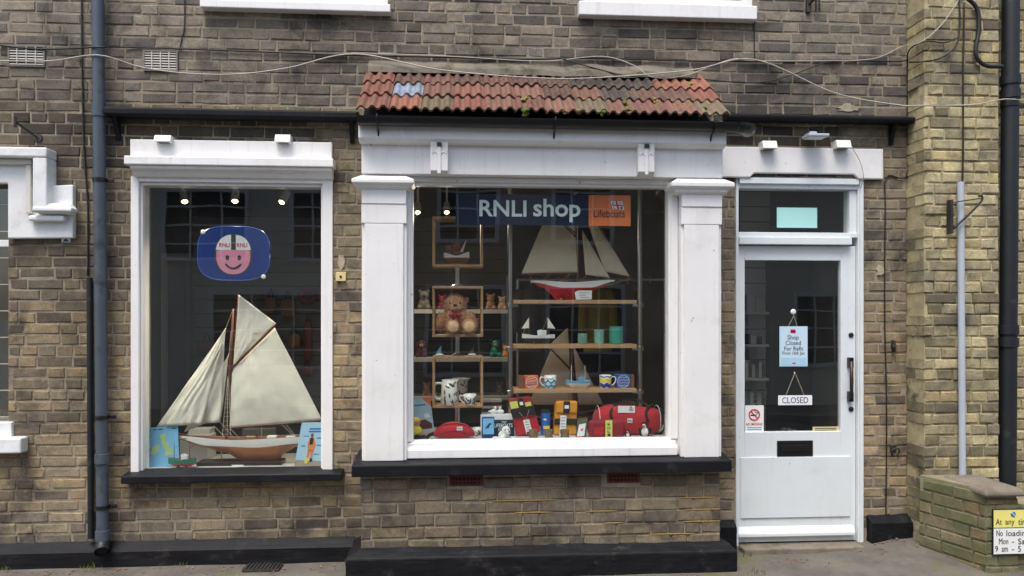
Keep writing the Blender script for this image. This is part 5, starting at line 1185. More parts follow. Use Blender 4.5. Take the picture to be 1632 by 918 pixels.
# red and white yacht on the top shelf
y = .07; zb = SHZ[0]; t = thing('model_yacht', 'white and red hulled model yacht with beige sails on the top shelf', 'model ship', (X(915, y), y, zb))
zq = lambda v: Z(v, 912, y)
hull(t, X(846, y), X(978, y), y, .045, lerpf([(0, zq(447)), (.5, zq(450)), (1, zq(446))]), lerpf([(0, zq(450)), (.4, zq(459)), (.7, zq(458.5)), (1, zq(449))]), lerpf([(0, zq(450.5)), (.16, zq(459.5)), (.22, zq(466)), (.3, zb+.004), (.58, zb+.004), (.72, zq(464)), (.85, zq(458)), (1, zq(449.5))]), 'hull_white', 'hull_red')
MB().tube([P(921, 449, y), P(921, 305, y)], [.007, .005], 8).build('mast', 'mast_wood', t); MB().tube([P(831, 437.5, y), P(922, 436, y)], .004, 6).build('boom', 'mast_wood', t); MB().tube([P(885, 345, y - .01), P(919, 379, y - .01)], .005, 6).build('gaff', 'mast_wood', t); MB().tube([P(965, 447, y), P(1005, 443, y)], .0035, 6).build('bowsprit', 'mast_wood', t)
sail('mainsail', [(874, 335), (917, 372), (921, 434), (831, 436)], y - .004, 'sail_beige', t, .02); sail('topsail', [(917, 306), (918, 308), (917, 370), (886, 344)], y - .006, 'sail_beige', t, .008); sail('staysail', [(928, 367), (928.6, 368), (972, 443), (933, 438)], y - .006, 'sail_beige', t, .015); sail('jib', [(924, 318), (926, 318), (1004, 441), (964, 433)], y + .004, 'sail_beige', t, .02)
for a, b in (((844, 438), (850, 447)), ((866, 446), (876, 437)), ((895, 447), (908, 437)), ((905, 448), (906, 437)), ((925, 448), (935, 439)), ((1005, 444), (968, 455)), ((972, 444), (945, 447)), ((1004, 442), (926, 310))): rope(t, P(a[0], a[1], y - .02), P(b[0], b[1], y - .02), .001)
for u in (876, 898): MB().pbox(u - 6, 445, u + 6, 449, y - .015, y + .015).build('deck_house', 'deck_wood', t, bevel=.002)
MB().box(X(892, y), X(900, y), y - .05, y + .05, zb, zb + .012).build('stand', 'plinth_dark', t); MB().ball((X(893, y), y - .05, zb + .008), .006, 8, 6).build('stand_knob', 'brass', t)
ptg = MB().add([P(916, 466, y - .06), P(921, 463, y - .06), P(943.5, 463, y - .062), P(943, 477, y - .062), P(918, 477.5, y - .06)], [(0, 1, 2, 3, 4)]).build('price_tag', 'paper', t)
for kk, (a, b) in enumerate(((922, 941), (923, 934), (925, 939))): MB().tube([P(a + (b - a) * q / 24, 466.5 + kk * 3.8 + .8 * math.sin(q * 1.9 + kk), y - .0628) for q in range(25)], .0009, 4).build('handwriting', 'text_black', ptg)
# small navy ketch
trawler('model_ketch', 'small navy and white two-masted model boat on the middle shelf', 832, 884, 534, 538, 545, 503, SHZ[1], 'hull_white', 'hull_navy', .06, sails=True, tagc=True)
# tealight glasses
for (u, w, h, m_, lb) in ((928.5, 15, 17, 'teal_pale', 'shortest pale green glass tealight holder on the middle shelf'), (955, 16, 23, 'teal_pale', 'middle sized pale green glass tealight holder on the middle shelf'), (982, 22, 28, 'teal_glass', 'tallest teal glass tealight holder on the middle shelf')):
    yy = .06; k = scale(u, yy); c = X(u, yy); r = w*k/2; h = h*k; zb = SHZ[1]; o = MB().lathe([(r*.9, 0), (r, .004), (r, h), (r*.92, h), (r*.9, .01), (0, .01)], (0, 0, 0), 28).build('tealight_holder', m_, smooth=True); o.location = (c, yy, zb); tag(o, lb, 'candle holder', 'green tealight holders'); o.data.set_sharp_from_angle(angle=rad(40))
# third shelf: boxes, mugs, boat
zb = SHZ[2]; yy = .05
def gift(u0, u1, ub0, ub1, v0, m_, label, seed):
    x0, x1 = X(u0, yy), X(u1, yy); h = Z(v0, u0, yy) - zb; t = thing('gift_box', label, 'box', ((x0+x1)/2, yy, zb)); MB().box(x0, x1, yy, yy + .085, zb, zb + h).build('printed_front', m_, t, bevel=.002)
    MB().box(X(ub0, yy + .02), X(ub1, yy + .02), yy + .02, yy + .084, zb + .0005, zb + h*.98).build('kraft_side', 'kraft', t, bevel=.002)
    cx, cz = (x0+x1)/2, zb + h*.5; r = (x1-x0)*.44
    MB().tube([(cx + r*math.cos(2*math.pi*i/24), yy - .001, cz + r*1.05*math.sin(2*math.pi*i/24)) for i in range(25)], .0016, 6).build('printed_ring', 'text_white', t)
    for i in range(4):
        zz = cz - r*.7 + r*.45*i; hw = math.sqrt(max(0, r*r - (zz-cz)**2))*.9; MB().tube([(cx + hw*(q/4-1), yy - .001, zz + r*.10*math.sin(q*1.6 + i) + (r*.25*(q/8-.5) if seed else 0)) for q in range(9)], .0016 if not (seed and i == 1) else .004, 6).build('printed_wave', 'text_white' if not (seed and i == 1) else 'hull_lightblue', t)
gift(837, 858, 826, 836.5, 599, 'box_orange', 'orange printed gift box at the left of the bottom shelf', 1)
gift(983, 1004, 1004.5, 1011, 597, 'box_blue', 'blue printed gift box with waves at the right of the bottom shelf', 0)
def mug(u, label, base, pats, hand):
    k = scale(u, yy); t = vessel('printed_mug', label, u, 602, yy, zb, 9*k, 9.6*k, 21*k, base, hand, 0); o = t.children[0]; c = (X(u, yy), yy)
    for (a0, a1, z0, z1, m_, wob) in pats:
        mb = MB(); n = 14; 
        for i in range(n+1):
            a = a0 + (a1-a0)*i/n; w = wob*math.sin(i*1.1); 
            for z in (z0 + w, z1 + w): z = min(max(z, .04), .96); r = (9 + .6*z)*k + .0006; mb.v.append((c[0] + r*math.cos(a), c[1] + r*math.sin(a), zb + z*21*k))
        for i in range(n): mb.f.append((2*i, 2*i+2, 2*i+3, 2*i+1))
        mb.build('glaze_band', m_, o, smooth=True)
    return t
mug(877, 'white mug with light blue waves on the bottom shelf', 'cup_white', [(-2.9,-.2,.1,.3,'cup_blue',.06), (-2.9,-.2,.45,.62,'cup_blue',-.1), (-2.6,-1.2,.72,.8,'hull_lightblue',.05)], -1)
mug(965, 'navy and yellow patterned mug on the bottom shelf', 'cup_white', [(-2.9,-.2,.08,.38,'cup_dark_blue',.07), (-2.9,-.2,.46,.75,'yellow',.06), (-2.9,-.2,.84,.93,'cup_dark_blue',.03)], 1)
trawler('model_fishing_boat', 'white and light blue fishing boat model on the bottom shelf', 902, 941, 611, 614, 622, 585, SHZ[2], 'hull_lightblue', 'hull_white', .05, house='hull_lightblue', stand=False, tagc=False, deckm='hull_white')
# tall beige-sailed yacht standing behind the shelves
y = .36; t = thing('model_yacht', 'tall model yacht with beige sails standing behind the shelf rack', 'model ship', (X(905, y), y, FB)); zq = lambda v: Z(v, 905, y)
zb_ = FB + .03
hull(t, X(838, y), X(968, y), y, .05, lerpf([(0, zq(655)), (.5, zq(659)), (1, zq(652))]), lambda s: zq(662), lerpf([(0, zq(662.5)), (.3, zq(668)), (.45, zb_), (.7, zb_), (.8, zq(668)), (1, zq(662.5))]), 'plinth_dark', 'hull_wood'); MB().box(X(870, y), X(945, y), y - .05, y + .05, FB, FB + .028).build('stand', 'plinth_dark', t)
MB().tube([P(916, 656, y), P(909, 545, y)], [.010, .008], 8).build('mast', 'mast_wood', t); MB().tube([P(912, 590, y), P(905, 522, y)], [.006, .004], 8).build('topmast', 'mast_wood', t); MB().tube([P(878, 556, y - .012), P(911, 590, y - .012)], .006, 6).build('gaff', 'mast_wood', t)
sail('topsail', [(904, 523), (904.5, 524), (909, 588), (872, 553)], y - .004, 'sail_beige', t, .01); sail('mainsail', [(878, 557), (909, 591), (913, 645), (842, 645)], y - .006, 'sail_beige', t, .025); sail('jib', [(914, 553), (915, 553), (962, 645), (922, 645)], y - .004, 'sail_beige', t, .02)
for a in (906, 911): rope(t, P(a, 654, y - .04), P(908, 560, y - .012), .0012, 'plinth_dark')

# ---- goods on the bay's display floor
def soft(mb_or, vox=.006): pass
def cushion(name, x0, x1, y0, y1, z0, z1, mat, parent, e=3.0, n=28, m=14, top=None):      # rounded bag shape
    mb = MB(); cx, cy, cz = (x0+x1)/2, (y0+y1)/2, (z0+z1)/2; a, b, c = (x1-x0)/2, (y1-y0)/2, (z1-z0)/2
    sg = lambda v, p: math.copysign(abs(v)**p, v)
    for i in range(m+1):
        th = -math.pi/2 + math.pi*i/m
        for k in range(n):
            ph = 2*math.pi*k/n; p = [cx + a*sg(math.cos(th), 2/e)*sg(math.cos(ph), 2/e), cy + b*sg(math.cos(th), 2/e)*sg(math.sin(ph), 2/e), cz + c*sg(math.sin(th), 2/e)]
            p[1] += .009*noise.noise((p[0]*22, p[2]*34, cx)) + .004*noise.noise((p[0]*70, p[2]*50, cx)); p[2] += .006*noise.noise((p[0]*20, p[1]*20, cz))
            if top: p = top(p, (p[0]-x0)/(x1-x0), (p[2]-z0)/(z1-z0))
            mb.v.append(tuple(p))
    for i in range(m):
        for k in range(n): mb.f.append((i*n+k, i*n+(k+1)%n, (i+1)*n+(k+1)%n, (i+1)*n+k))
    return mb.build(name, mat, parent, smooth=True)
def patchbox(name, u0, v0, u1, v1, y, mat, parent, d=.003): return MB().pbox(u0, v0, u1, v1, y - d, y).build(name, mat, parent, bevel=.001)
# leaflet / book leaning at left
t, pt = poster('picture_book', 'blue and red picture book leaning in the left corner of the bay', [(659, 636), (685, 634), (692, 685), (659, 688)], .02, 'poster_sky', 'book', .05)
pt('red_shape', [(.02,.72),(.6,.66),(.95,.8),(.9,.95),(.0,.95)], 'inner_red'); pt('corner_flash', [(.45,.0),(1,0),(1,.3)], 'box_orange'); pt('title_line', [(.02,.2),(.7,.2),(.7,.24),(.02,.24)], 'tin_blue'); pt('white_shape', [(.55,.5),(.8,.48),(.9,.6),(.6,.62)], 'paper')
# yellow and black toy
yy = base_y(703, 668, FB) + .04; k = scale(668, yy); t = thing('yellow_toy', 'yellow soft toy with black boots in the bay left corner', 'soft toy', (X(664, yy), yy, FB)); c = X(661, yy)
MB().ball((c, yy, FB + 14*k), (12*k, 8*k, 11*k)).build('body', 'yellow', t, smooth=True); MB().ball((c + 1*k, yy, FB + 28*k), (8*k, 7*k, 7*k)).build('head', 'fur', t, smooth=True); MB().ball((c + 1*k, yy + .002, FB + 32*k), (8.6*k, 7.6*k, 4.5*k)).build('hat', 'yellow', t, smooth=True)
for dx in (4, 14): MB().ball((c + dx*k, yy - 9*k, FB + 5*k), (6*k, 8*k, 5*k)).build('boot', 'fur_black', t, smooth=True)
# red bum bag
yy = base_y(702, 722, FB) + .05; t = thing('bum_bag', 'rounded red bum bag with black strap on the bay floor', 'bag', (X(722, yy), yy, FB)); zt_ = Z(673, 722, yy)
def bumtop(p, a, b):
    arch = math.sin(math.pi * min(1, max(0, a))) ** .5; p[2] = FB + .002 + (p[2] - FB) * (.45 + .55 * arch); return p
cushion('pouch', X(690, yy), X(757, yy), yy - .05, yy + .06, FB + .002, zt_, 'red_fabric', t, 2.6, top=bumtop)
MB().tube([(X(694 + i*7, yy-.05), yy - .036, FB + .008 + (zt_-FB-.01)*(.45+.53*math.sin(math.pi*(4+i*7)/67)**.5)) for i in range(9)], .0022, 6).build('zip', 'black_fabric', t)
MB().tube([(X(700 + i*6, yy-.05), yy - .052, FB + .045 + .018*math.sin(math.pi*i/8)) for i in range(9)], .003, 6).build('pocket_seam', 'dark_red', t)
MB().tube(curve_pts([(X(692, yy), yy, FB + .04), (X(684, yy), yy - .01, FB + .03), (X(681, yy), yy - .03, FB + .012)], 4), .012, 8).build('strap', 'black_fabric', t, smooth=True)
pb = patchbox('badge', 728, 680, 737, 686, yy - .048, 'paper', t); ptext('RNLI', 729.2, 681.7, 735.8, 684.3, yy - .0515, 'navy', pb, bold=.02)
# book stood up
yy = .0; t = thing('history_book', 'dark book with white lettering behind the seal toy', 'book', (X(793, yy), yy, FB)); MB().pbox(766, 661, 821, 698, yy, yy + .06).build('white_cover', 'paper', t, bevel=.002); MB().pbox(786, 669, 820, 697, yy - .004, yy - .0005).build('dark_panel', 'hull_navy', t)
ptext('THE', 799, 671, 807, 674, yy - .0045, 'text_white', t, bold=.01); ptext('LIFEBOATS', 787.5, 675, 817, 681, yy - .0045, 'text_white', t, bold=.015); ptext('STORY', 794, 682.5, 811, 687, yy - .0045, 'text_white', t, bold=.01)
zk = Z(661, 793, yy)
for u, lb, f_ in ((787, 'white ceramic bird figurine with upright head on the book', 1), (798, 'white ceramic bird figurine with tucked head on the book', 0)):
    k = scale(u, yy); c = X(u, yy); t = thing('bird_figurine', lb, 'figurine', (c, yy + .03, zk), 'white bird figurines'); mb = MB().ball((c, yy + .03, zk + 4*k), (6*k, 3.5*k, 4*k)); mb.ball((c + (2.5 if f_ else -1)*k, yy + .03, zk + 9*k), (2.2*k, 2.2*k, 4*k)); mb.ball((c - 5*k, yy + .03, zk + 4.5*k), (4*k, 2*k, 1.6*k)); mb.build('bird_body', 'cup_white', t, smooth=True); MB().lathe([(.8*k, 0), (0, .02)], (c + (4 if f_ else -2)*k, yy + .03 - 2*k, zk + 10.5*k), 6, 'Y').build('beak', 'cup_white', t)
# blue packet with bird label
yy = base_y(701, 777, FB) + .02; t = thing('blue_packet', 'navy packet with a pale blue bird label beside the book', 'packet', (X(777, yy), yy, FB)); MB().pbox(768, 665, 788, 702, yy, yy + .03).build('packet_body', 'pack_blue', t, bevel=.003); MB().pbox(769.5, 667, 787, 692, yy - .003, yy - .0005).build('bird_label', 'map_blue', t)
q = P(778, 679, yy - .004); kk = scale(778, yy); MB().prism_y([(q.x - 5*kk, q.z - 4*kk), (q.x + 1*kk, q.z - 3*kk), (q.x + 3*kk, q.z + 2*kk), (q.x + 6*kk, q.z + 2.5*kk), (q.x + 4*kk, q.z + 5*kk), (q.x + 1*kk, q.z + 4*kk)], yy - .0044, yy - .0032).build('bird_drawing', 'pack_blue', t)
# seal
yy = base_y(702, 804, FB) + .045; k = scale(804, yy); c = X(803, yy); t = thing('seal_toy', 'fluffy white seal pup toy in front of the book', 'soft toy', (c, yy, FB))
mb = MB().ball((c, yy, FB + 7*k), (9*k, 10*k, 7.5*k)); mb.ball((c + 3*k, yy - 5*k, FB + 15*k), (7*k, 6.5*k, 7*k)); mb.ball((c - 12*k, yy - 4*k, FB + 2.6*k), (7*k, 4*k, 2.4*k), rot=('Y', .2)); mb.ball((c + 12*k, yy - 2*k, FB + 2.6*k), (6*k, 4*k, 2.4*k)); mb.ball((c - 3*k, yy - 9*k, FB + 3.5*k), (4*k, 5*k, 3.4*k)); mb.ball((c + 7*k, yy - 11*k, FB + 13*k), (3.6*k, 3*k, 3*k))
o = mb.build('body', 'fur_white', t, smooth=True); rm = o.modifiers.new('r', 'REMESH'); rm.mode = 'VOXEL'; rm.voxel_size = .004; rm.use_smooth_shade = True
MB().ball((c + 8*k, yy - 13.4*k, FB + 14*k), (1.9*k, 1.4*k, 1.5*k), 8, 6).build('nose', 'text_black', t, smooth=True)
for dx in (1.5, 6.5): MB().ball((c + dx*k, yy - 11*k, FB + 17*k), (1.1*k,)*3, 8, 6).build('eye', 'text_black', t, smooth=True)
# upright bags
def rucksack(name, label, cs, yy, main, flapm, extra):
    ps = [P(u, v, yy) for u, v in cs]; zmin = min(p.z for p in ps); t = thing(name, label, 'bag', ((ps[2].x+ps[3].x)/2, yy, FB))
    def W(a, b, d=0): q = ps[0].lerp(ps[1], a).lerp(ps[3].lerp(ps[2], a), b).copy(); q.y -= d; q.z += FB + .002 - zmin; return q
    def slab(nm, a0, b0, a1, b1, d0, d1, m_, bev=.012):
        v = [W(a0,b0,d1),W(a1,b0,d1),W(a1,b1,d1),W(a0,b1,d1),W(a0,b0,d0),W(a1,b0,d0),W(a1,b1,d0),W(a0,b1,d0)]; return MB().add(v, [(3,2,1,0),(4,5,6,7)] + [(i,(i+1)%4,4+(i+1)%4,4+i) for i in range(4)]).build(nm, m_, t, bevel=bev, seg=3, smooth=False)
    slab('bag_body', 0, .02, 1, 1, -.09, .0, main); extra(t, W, slab); return t
def red_extra(t, W, slab):
    slab('flap', .0, .0, 1, .34, -.085, .012, 'dark_red', .01); slab('black_band', -.01, .26, 1.01, .50, .001, .015, 'black_fabric', .004); slab('strap', .40, .0, .62, .36, .012, .021, 'black_fabric', .003); slab('hi_vis_panel', .02, .06, .36, .25, .012, .016, 'hi_vis', .002); slab('hi_vis_panel', .66, .14, .92, .25, .012, .016, 'hi_vis', .002)
    b = slab('badge', .44, .10, .58, .19, .021, .024, 'paper', .001)
    a = slab('swing_tag', .40, .60, .66, .99, .004, .007, 'paper', .001); MB().tube([W(.32, .36, .024), W(.52, .62, .01), W(.76, .34, .024)], .0015, 5).build('cord', 'string', t)
    for i in range(4): slab('tag_print', .45, .66 + i*.07, .61, .675 + i*.07, .0072, .0076, 'text_black', 0)
    slab('tag_block', .42, .93, .66, .985, .0072, .0078, 'text_black', 0)
rucksack('red_rucksack', 'red and black rucksack with a neon panel and white swing tag', [(810, 641), (846, 635), (862, 692), (824, 699)], -.02, 'red_fabric', 'dark_red', red_extra)
def amber_extra(t, W, slab):
    slab('flap', .02, -.02, .98, .34, -.07, .014, 'amber', .012); slab('black_band', -.02, .50, 1.02, .68, .001, .010, 'black_fabric', .004); slab('strap', .34, -.03, .62, .34, .014, .024, 'black_fabric', .004); slab('side_edge', .9, .0, 1.06, 1.0, -.088, -.004, 'black_fabric', .006)
    slab('badge', .38, .09, .58, .19, .024, .027, 'paper', .001); slab('swing_tag', .22, .40, .50, 1.0, .016, .019, 'paper', .001)
    for i in range(4): slab('tag_print', .27, .46 + i*.09, .45, .475 + i*.09, .0192, .0196, 'text_black', 0)
    slab('tag_block', .24, .82, .47, .93, .0192, .0198, 'text_black', 0)
rucksack('amber_rucksack', 'amber and black roll-top backpack with a white swing tag', [(886, 642), (921, 642), (919, 695), (883, 695)], .0, 'amber', 'amber', amber_extra)
# blue tin
yy = .03; q = R(862, 653, 877, 692, yy); t = thing('drinks_bottle', 'slim blue printed bottle with a yellow boat picture', 'bottle', ((q[0]+q[1])/2, yy, FB)); cx = (q[0]+q[1])/2; r = (q[1]-q[0])/2; h = q[3] - q[2] + .0
sm(MB().lathe([(r*.95, FB), (r, FB+.004), (r, FB+h*.92)], (cx, yy, 0), 24).build('bottle_body', 'tin_blue', t)); sm(MB().lathe([(r*.97, FB+h*.921), (r*.97, FB+h), (r*.7, FB+h+.006)], (cx, yy, 0), 24).build('lid', 'text_black', t))
MB().box(cx - r*.55, cx + r*.7, yy - r - .0035, yy - r*.6, FB + h*.28, FB + h*.40).build('boat_print', 'yellow', t); MB().ball((cx - r*.2, yy - r*.95, FB + h*.66), (r*.4, .003, r*.22), 8, 6).build('cloud_print', 'paper', t)
# log tealight holders
for i, (u, lb) in enumerate(((850, 'rough bark tealight log nearest the red rucksack'), (874.5, 'rough bark tealight log in front of the blue bottle'), (900, 'rough bark tealight log in front of the amber backpack'))):
    yy = -.165; k = scale(u, yy); r = 6.8*k; h = 16*k; mb = MB(); n = 20
    for z in (0, h*.33, h*.66, h):
        for j in range(n): a = 2*math.pi*j/n; rr = r*(1 + .12*noise.noise((math.cos(a)*2 + i*5, math.sin(a)*2, z*30))); mb.v.append((X(u, yy) + rr*math.cos(a), yy + rr*math.sin(a), FB + z))
    for q in range(3):
        for j in range(n): mb.f.append((q*n+j, q*n+(j+1)%n, (q+1)*n+(j+1)%n, (q+1)*n+j))
    mb.f.append(tuple(range(3*n, 4*n))); o = mb.build('bark_log', 'bark', origin=(X(u, yy), yy, FB)); tag(o, lb, 'candle holder', 'bark tealight logs')
# photo packet
t, pt = poster('printed_packet', 'clear packet with a white picture label between backpack and red case', [(922, 668), (938, 666), (934, 700), (917, 700)], -.09, 'leaf_grey', 'packet', .03)
pt('label_card', [(.2,.3),(.85,.26),(.8,.85),(.1,.86)], 'paper'); pt('picture', [(.4,.5),(.65,.48),(.62,.62),(.4,.62)], 'box_orange'); pt('stripe', [(.1,.86),(.6,.86),(.6,.97),(.02,.97)], 'box_orange'); pt('green_corner', [(.3,.05),(.95,.03),(.9,.2),(.25,.2)], 'moss')
# duffel bag
yy = .03; t = thing('duffel_bag', 'large red duffel bag with black handles on the bay floor', 'bag', (X(1000, yy), yy, FB)); zt_ = Z(646, 1000, yy)
def duf(p, a, b): p[2] += .012*math.sin(a*7) * b; p[2] = FB + .002 + (p[2] - FB - .002) * (.92 + .08*math.sin(math.pi*a)); return p
cushion('bag_body', X(946, yy), X(1055, yy), yy - .09, yy + .13, FB + .002, zt_, 'red_fabric', t, 3.6, 36, 16, duf)
for u in (953, 1048): xq = X(u, yy); MB().tube([(xq, yy + .02 + .105*math.cos(a), (FB + zt_)/2 + (zt_-FB)*.49*math.sin(a)) for a in [i*math.pi/10 - math.pi/2 + math.pi/2*0 for i in range(0, 21)]], .0022, 5).build('piping', 'paper', t)
for u, w in ((978, 8), (1034, 7)):
    MB().tube(curve_pts([P(u - w*.2, 672, yy - .092), P(u - w*.6, 660, yy - .088), P(u - w*.2, 650, yy - .05), P(u + w*.8, 645, yy), ], 5), .010, 8).build('handle', 'black_fabric', t, smooth=True)
MB().tube(curve_pts([P(978, 649, yy - .03), P(988, 641, yy), P(1008, 636, yy + .02), P(1026, 642, yy), P(1034, 649, yy - .03)], 5), .008, 8).build('grab_handle', 'black_fabric', t, smooth=True); MB().tube(curve_pts([P(1050, 650, yy), P(1060, 660, yy - .02), P(1058, 685, yy - .04), P(1048, 692, yy - .03)], 5), .007, 8).build('shoulder_strap', 'black_fabric', t, smooth=True)
pb = patchbox('badge', 1000, 667, 1008, 674, yy - .092, 'paper', t); ptext('RNLI', 1001, 669, 1007, 672, yy - .0955, 'navy', pb, bold=.02)
pb = patchbox('price_label', 985, 647, 1012, 658, yy - .085, 'paper', t); ptext('RNLI', 1003, 651, 1009, 655, yy - .0885, 'navy', pb, bold=.01); patchbox('label_mark', 1004, 648, 1007, 650.5, yy - .0881, 'text_red', t, .0008)
# small red case
yy = -.10; t = thing('wash_bag', 'small red wash bag with a neon lettered band before the duffel', 'bag', (X(966, yy), yy, FB)); cushion('bag_body', X(938, yy), X(995, yy), yy - .03, yy + .05, FB + .001, Z(669, 966, yy), 'dark_red', t, 6, 32, 14); MB().pbox(947, 676, 962, 694, yy - .036, yy - .028).build('front_pocket', 'red_fabric', t, bevel=.004, seg=3); MB().pbox(946, 674, 963, 679, yy - .041, yy - .0365).build('pocket_flap', 'dark_red', t, bevel=.003)
bd = MB().pbox(965, 670, 976, 700, yy - .036, yy - .0295).build('neon_band', 'hi_vis', t, bevel=.002)
for i, ch in enumerate('RNLI'): ptext(ch, 968.2, 674.5 + i*5.6, 972.8, 678.5 + i*5.6, yy - .0365, 'text_black', bd, bold=.02)
# puffin
def bird(name, label, u, yy, hpx, beak):
    k = scale(u, yy) * hpx / 26; c = X(u, yy); t = thing(name, label, 'soft toy', (c, yy, FB)); mb = MB().ball((c, yy, FB + 10*k), (8*k, 7*k, 9.5*k)); mb.ball((c - 1*k, yy - 1*k, FB + 20.5*k), (5.5*k, 5.5*k, 5.8*k)); mb.ball((c - 8*k, yy, FB + 10*k), (2.2*k, 4*k, 7*k), rot=('Y', -.15)); mb.ball((c + 8*k, yy, FB + 10*k), (2.2*k, 4*k, 7*k), rot=('Y', .15))
    o = mb.build('body', 'fur_black', t, smooth=True); MB().ball((c - 1*k, yy - 3*k, FB + 10*k), (6*k, 5.2*k, 8*k)).build('white_belly', 'fur_white', t, smooth=True); MB().ball((c - 2*k, yy - 3*k, FB + 20*k), (4*k, 4.2*k, 4*k)).build('white_cheek', 'fur_white', t, smooth=True)
    MB().lathe([(2.6*k, 0), (2*k, -3*k), (0, -6*k)], (c - 4*k, yy - 5.5*k, FB + 19.5*k), 10, 'Y').build('beak', beak, t, smooth=True); MB().ball((c - 1*k, yy - 7*k, FB + 21.5*k), (.9*k,)*3, 8, 6).build('eye', 'text_black', t, smooth=True)
    for dx in (-3.5, 3): MB().ball((c + dx*k, yy - 6*k, FB + 1.4*k), (3.2*k, 4*k, 1.4*k)).build('foot', 'box_orange', t, smooth=True)
bird('puffin_toy', 'puffin soft toy with orange feet at the right of the bay floor', 1028, -.14, 26, 'box_orange'); bird('penguin_toy', 'tiny dark bird toy half hidden beside the red wash bag', 1001, -.13, 12, 'text_black')
vessel('basket_cup', 'tiny brown woven cup beside the puffin', 1037, 690, -.165, FB, .012, .015, .03, 'kraft', 1, 0)
vessel('teacup', 'white patterned cup half hidden behind the red bum bag', 762, 676, .0, FB, .028, .034, .06, 'cup_white', -1, 6, False, 9)
# hat behind the duffel
t = thing('felt_hat', 'dim brown brimmed hat behind the duffel bag', 'hat', (X(1000, .32), .32, FB)); sm(MB().lathe([(.13, FB+.10), (.135, FB+.105), (.085, FB+.115), (.08, FB+.17), (.05, FB+.195), (0, FB+.20)], (X(1000, .32), .32, 0), 28).build('hat_crown', 'kraft', t)); MB().lathe([(.06, FB), (.05, FB+.09), (.02, FB+.12)], (X(1000, .32), .32, 0), 16).build('hat_stand', 'inner_black', t)

# ---- on the door glass
y = YD + .001
yo = yd + .019
def flat(name, label, cat, u0, v0, u1, v1, mat, y=None, d=.002):
    y = (yd + .0195) if y is None else y; x0, x1, z0, z1 = R(u0, v0, u1, v1, y); t = thing(name, label, cat, ((x0+x1)/2, y, z0)); MB().box(x0, x1, y - d, y, z0, z1).build('sheet', mat, t); return t, y - d
t, yy = flat('fanlight_plate', 'blank pale aqua plate on the glass above the door', 'plate', 1238, 331, 1302, 363, 'aqua'); MB().pbox(1236.5, 329.5, 1303, 364.5, yy + .001, yy + .0018).build('dark_edge', 'text_black', t)
t, yy = flat('closed_notice', 'pale blue printed refit closure notice hanging on the door glass', 'notice', 1242, 520, 1287, 584, 'poster_sky', yd + .014)
MB().pbox(1243.5, 521, 1286, 583, yy - .0008, yy - .0002).build('print_area', 'notice_blue', t)
yy -= .0009
MB().pbox(1260, 525, 1268, 531, yy - .0008, yy).build('emblem', 'text_red', t); MB().pbox(1260, 527.5, 1268, 529.5, yy - .0014, yy - .0009).build('emblem_band', 'navy', t)
for s, a, b, c, d in (('Shop', 1255, 1273, 534, 543.5), ('Closed', 1252, 1276.5, 543, 550), ('For Refit', 1250, 1280, 552, 559), ('From 16th Jan', 1247, 1282, 560, 567)): ptext(s, a, c, b, d, yy, 'text_black', t, bold=.003, depth=.0008)
MB().pbox(1244.5, 570, 1285, 582, yy - .0005, yy).build('sea_photo', 'poster_sky', t); MB().pbox(1263, 578, 1268, 580, yy - .001, yy - .0006).build('boat_mark', 'text_red', t)
for u in (1256, 1271): MB().tube([P(u, 521, yy), P(1265, 503, yy)], .0012, 5).build('cord', 'string', t)
c = P(1265, 497, yy); sm(MB().lathe([(.020, 0), (.019, -.003), (.012, -.007), (.012, -.010), (0, -.010)], (c.x, yd + .0195, c.z), 20, 'Y').build('suction_hook', 'white_plastic', t))
t, yy = flat('closed_sign', 'white hanging board lettered closed on the door glass', 'sign', 1240, 630, 1294, 645.5, 'paper', yd + .014, .003); ptext('CLOSED', 1246.5, 633, 1288, 642.5, yy - .0002, 'navy', t, bold=-.004)
for u in (1252, 1282): MB().tube([P(u, 631, yy + .001), P(1267, 594, yy + .001)], .0014, 5).build('cord', 'string', t)
c = P(1267, 594, yy); MB().lathe([(.005, 0), (.004, -.004), (0, -.005)], (c.x, yd + .0195, c.z), 10, 'Y').build('hook', 'white_plastic', t)
t, yy = flat('no_smoking_sign', 'small white no smoking sticker at the foot of the door glass', 'sign', 1187.5, 646, 1217, 689, 'sign_white'); c = P(1202, 661, yy); k = scale(1202, yy)
MB().tube([(c.x + 8.3*k*math.cos(i*math.pi/14), yy - .0004, c.z + 8.3*k*math.sin(i*math.pi/14)) for i in range(29)], 1.1*k, 6).build('red_ring', 'text_red', t, smooth=True); MB().tube([(c.x - 6*k, yy - .0008, c.z + 6*k), (c.x + 6*k, yy - .0008, c.z - 6*k)], .9*k, 6).build('red_bar', 'text_red', t)
MB().box(c.x - 6*k, c.x + 3.5*k, yy - .0006, yy - .0001, c.z - 2*k, c.z + .2*k).build('cigarette', 'text_black', t); MB().tube(curve_pts([(c.x + 4*k, yy, c.z), (c.x + 5.5*k, yy, c.z + 3*k), (c.x + 2*k, yy, c.z + 3.5*k), (c.x + 1*k, yy, c.z + 6*k)], 4), .5*k, 5).build('smoke', 'text_black', t)
ptext('NO SMOKING', 1189.5, 674, 1215, 678, yy - .0002, 'text_red', t, bold=.015, depth=.0008)
for i in range(2): MB().pbox(1191, 681 + i*3.2, 1214, 682.4 + i*3.2, yy - .0006, yy - .0001).build('small_print', 'cup_blue', t)
t, yy = flat('notice_strip', 'narrow cream notice strip at the bottom corner of the door glass', 'notice', 1295, 680, 1337, 688, 'cream_box')
for i in range(2): MB().pbox(1299, 682 + i*2.8, 1333, 683.2 + i*2.8, yy - .0006, yy - .0001).build('small_print', 'text_black', t)

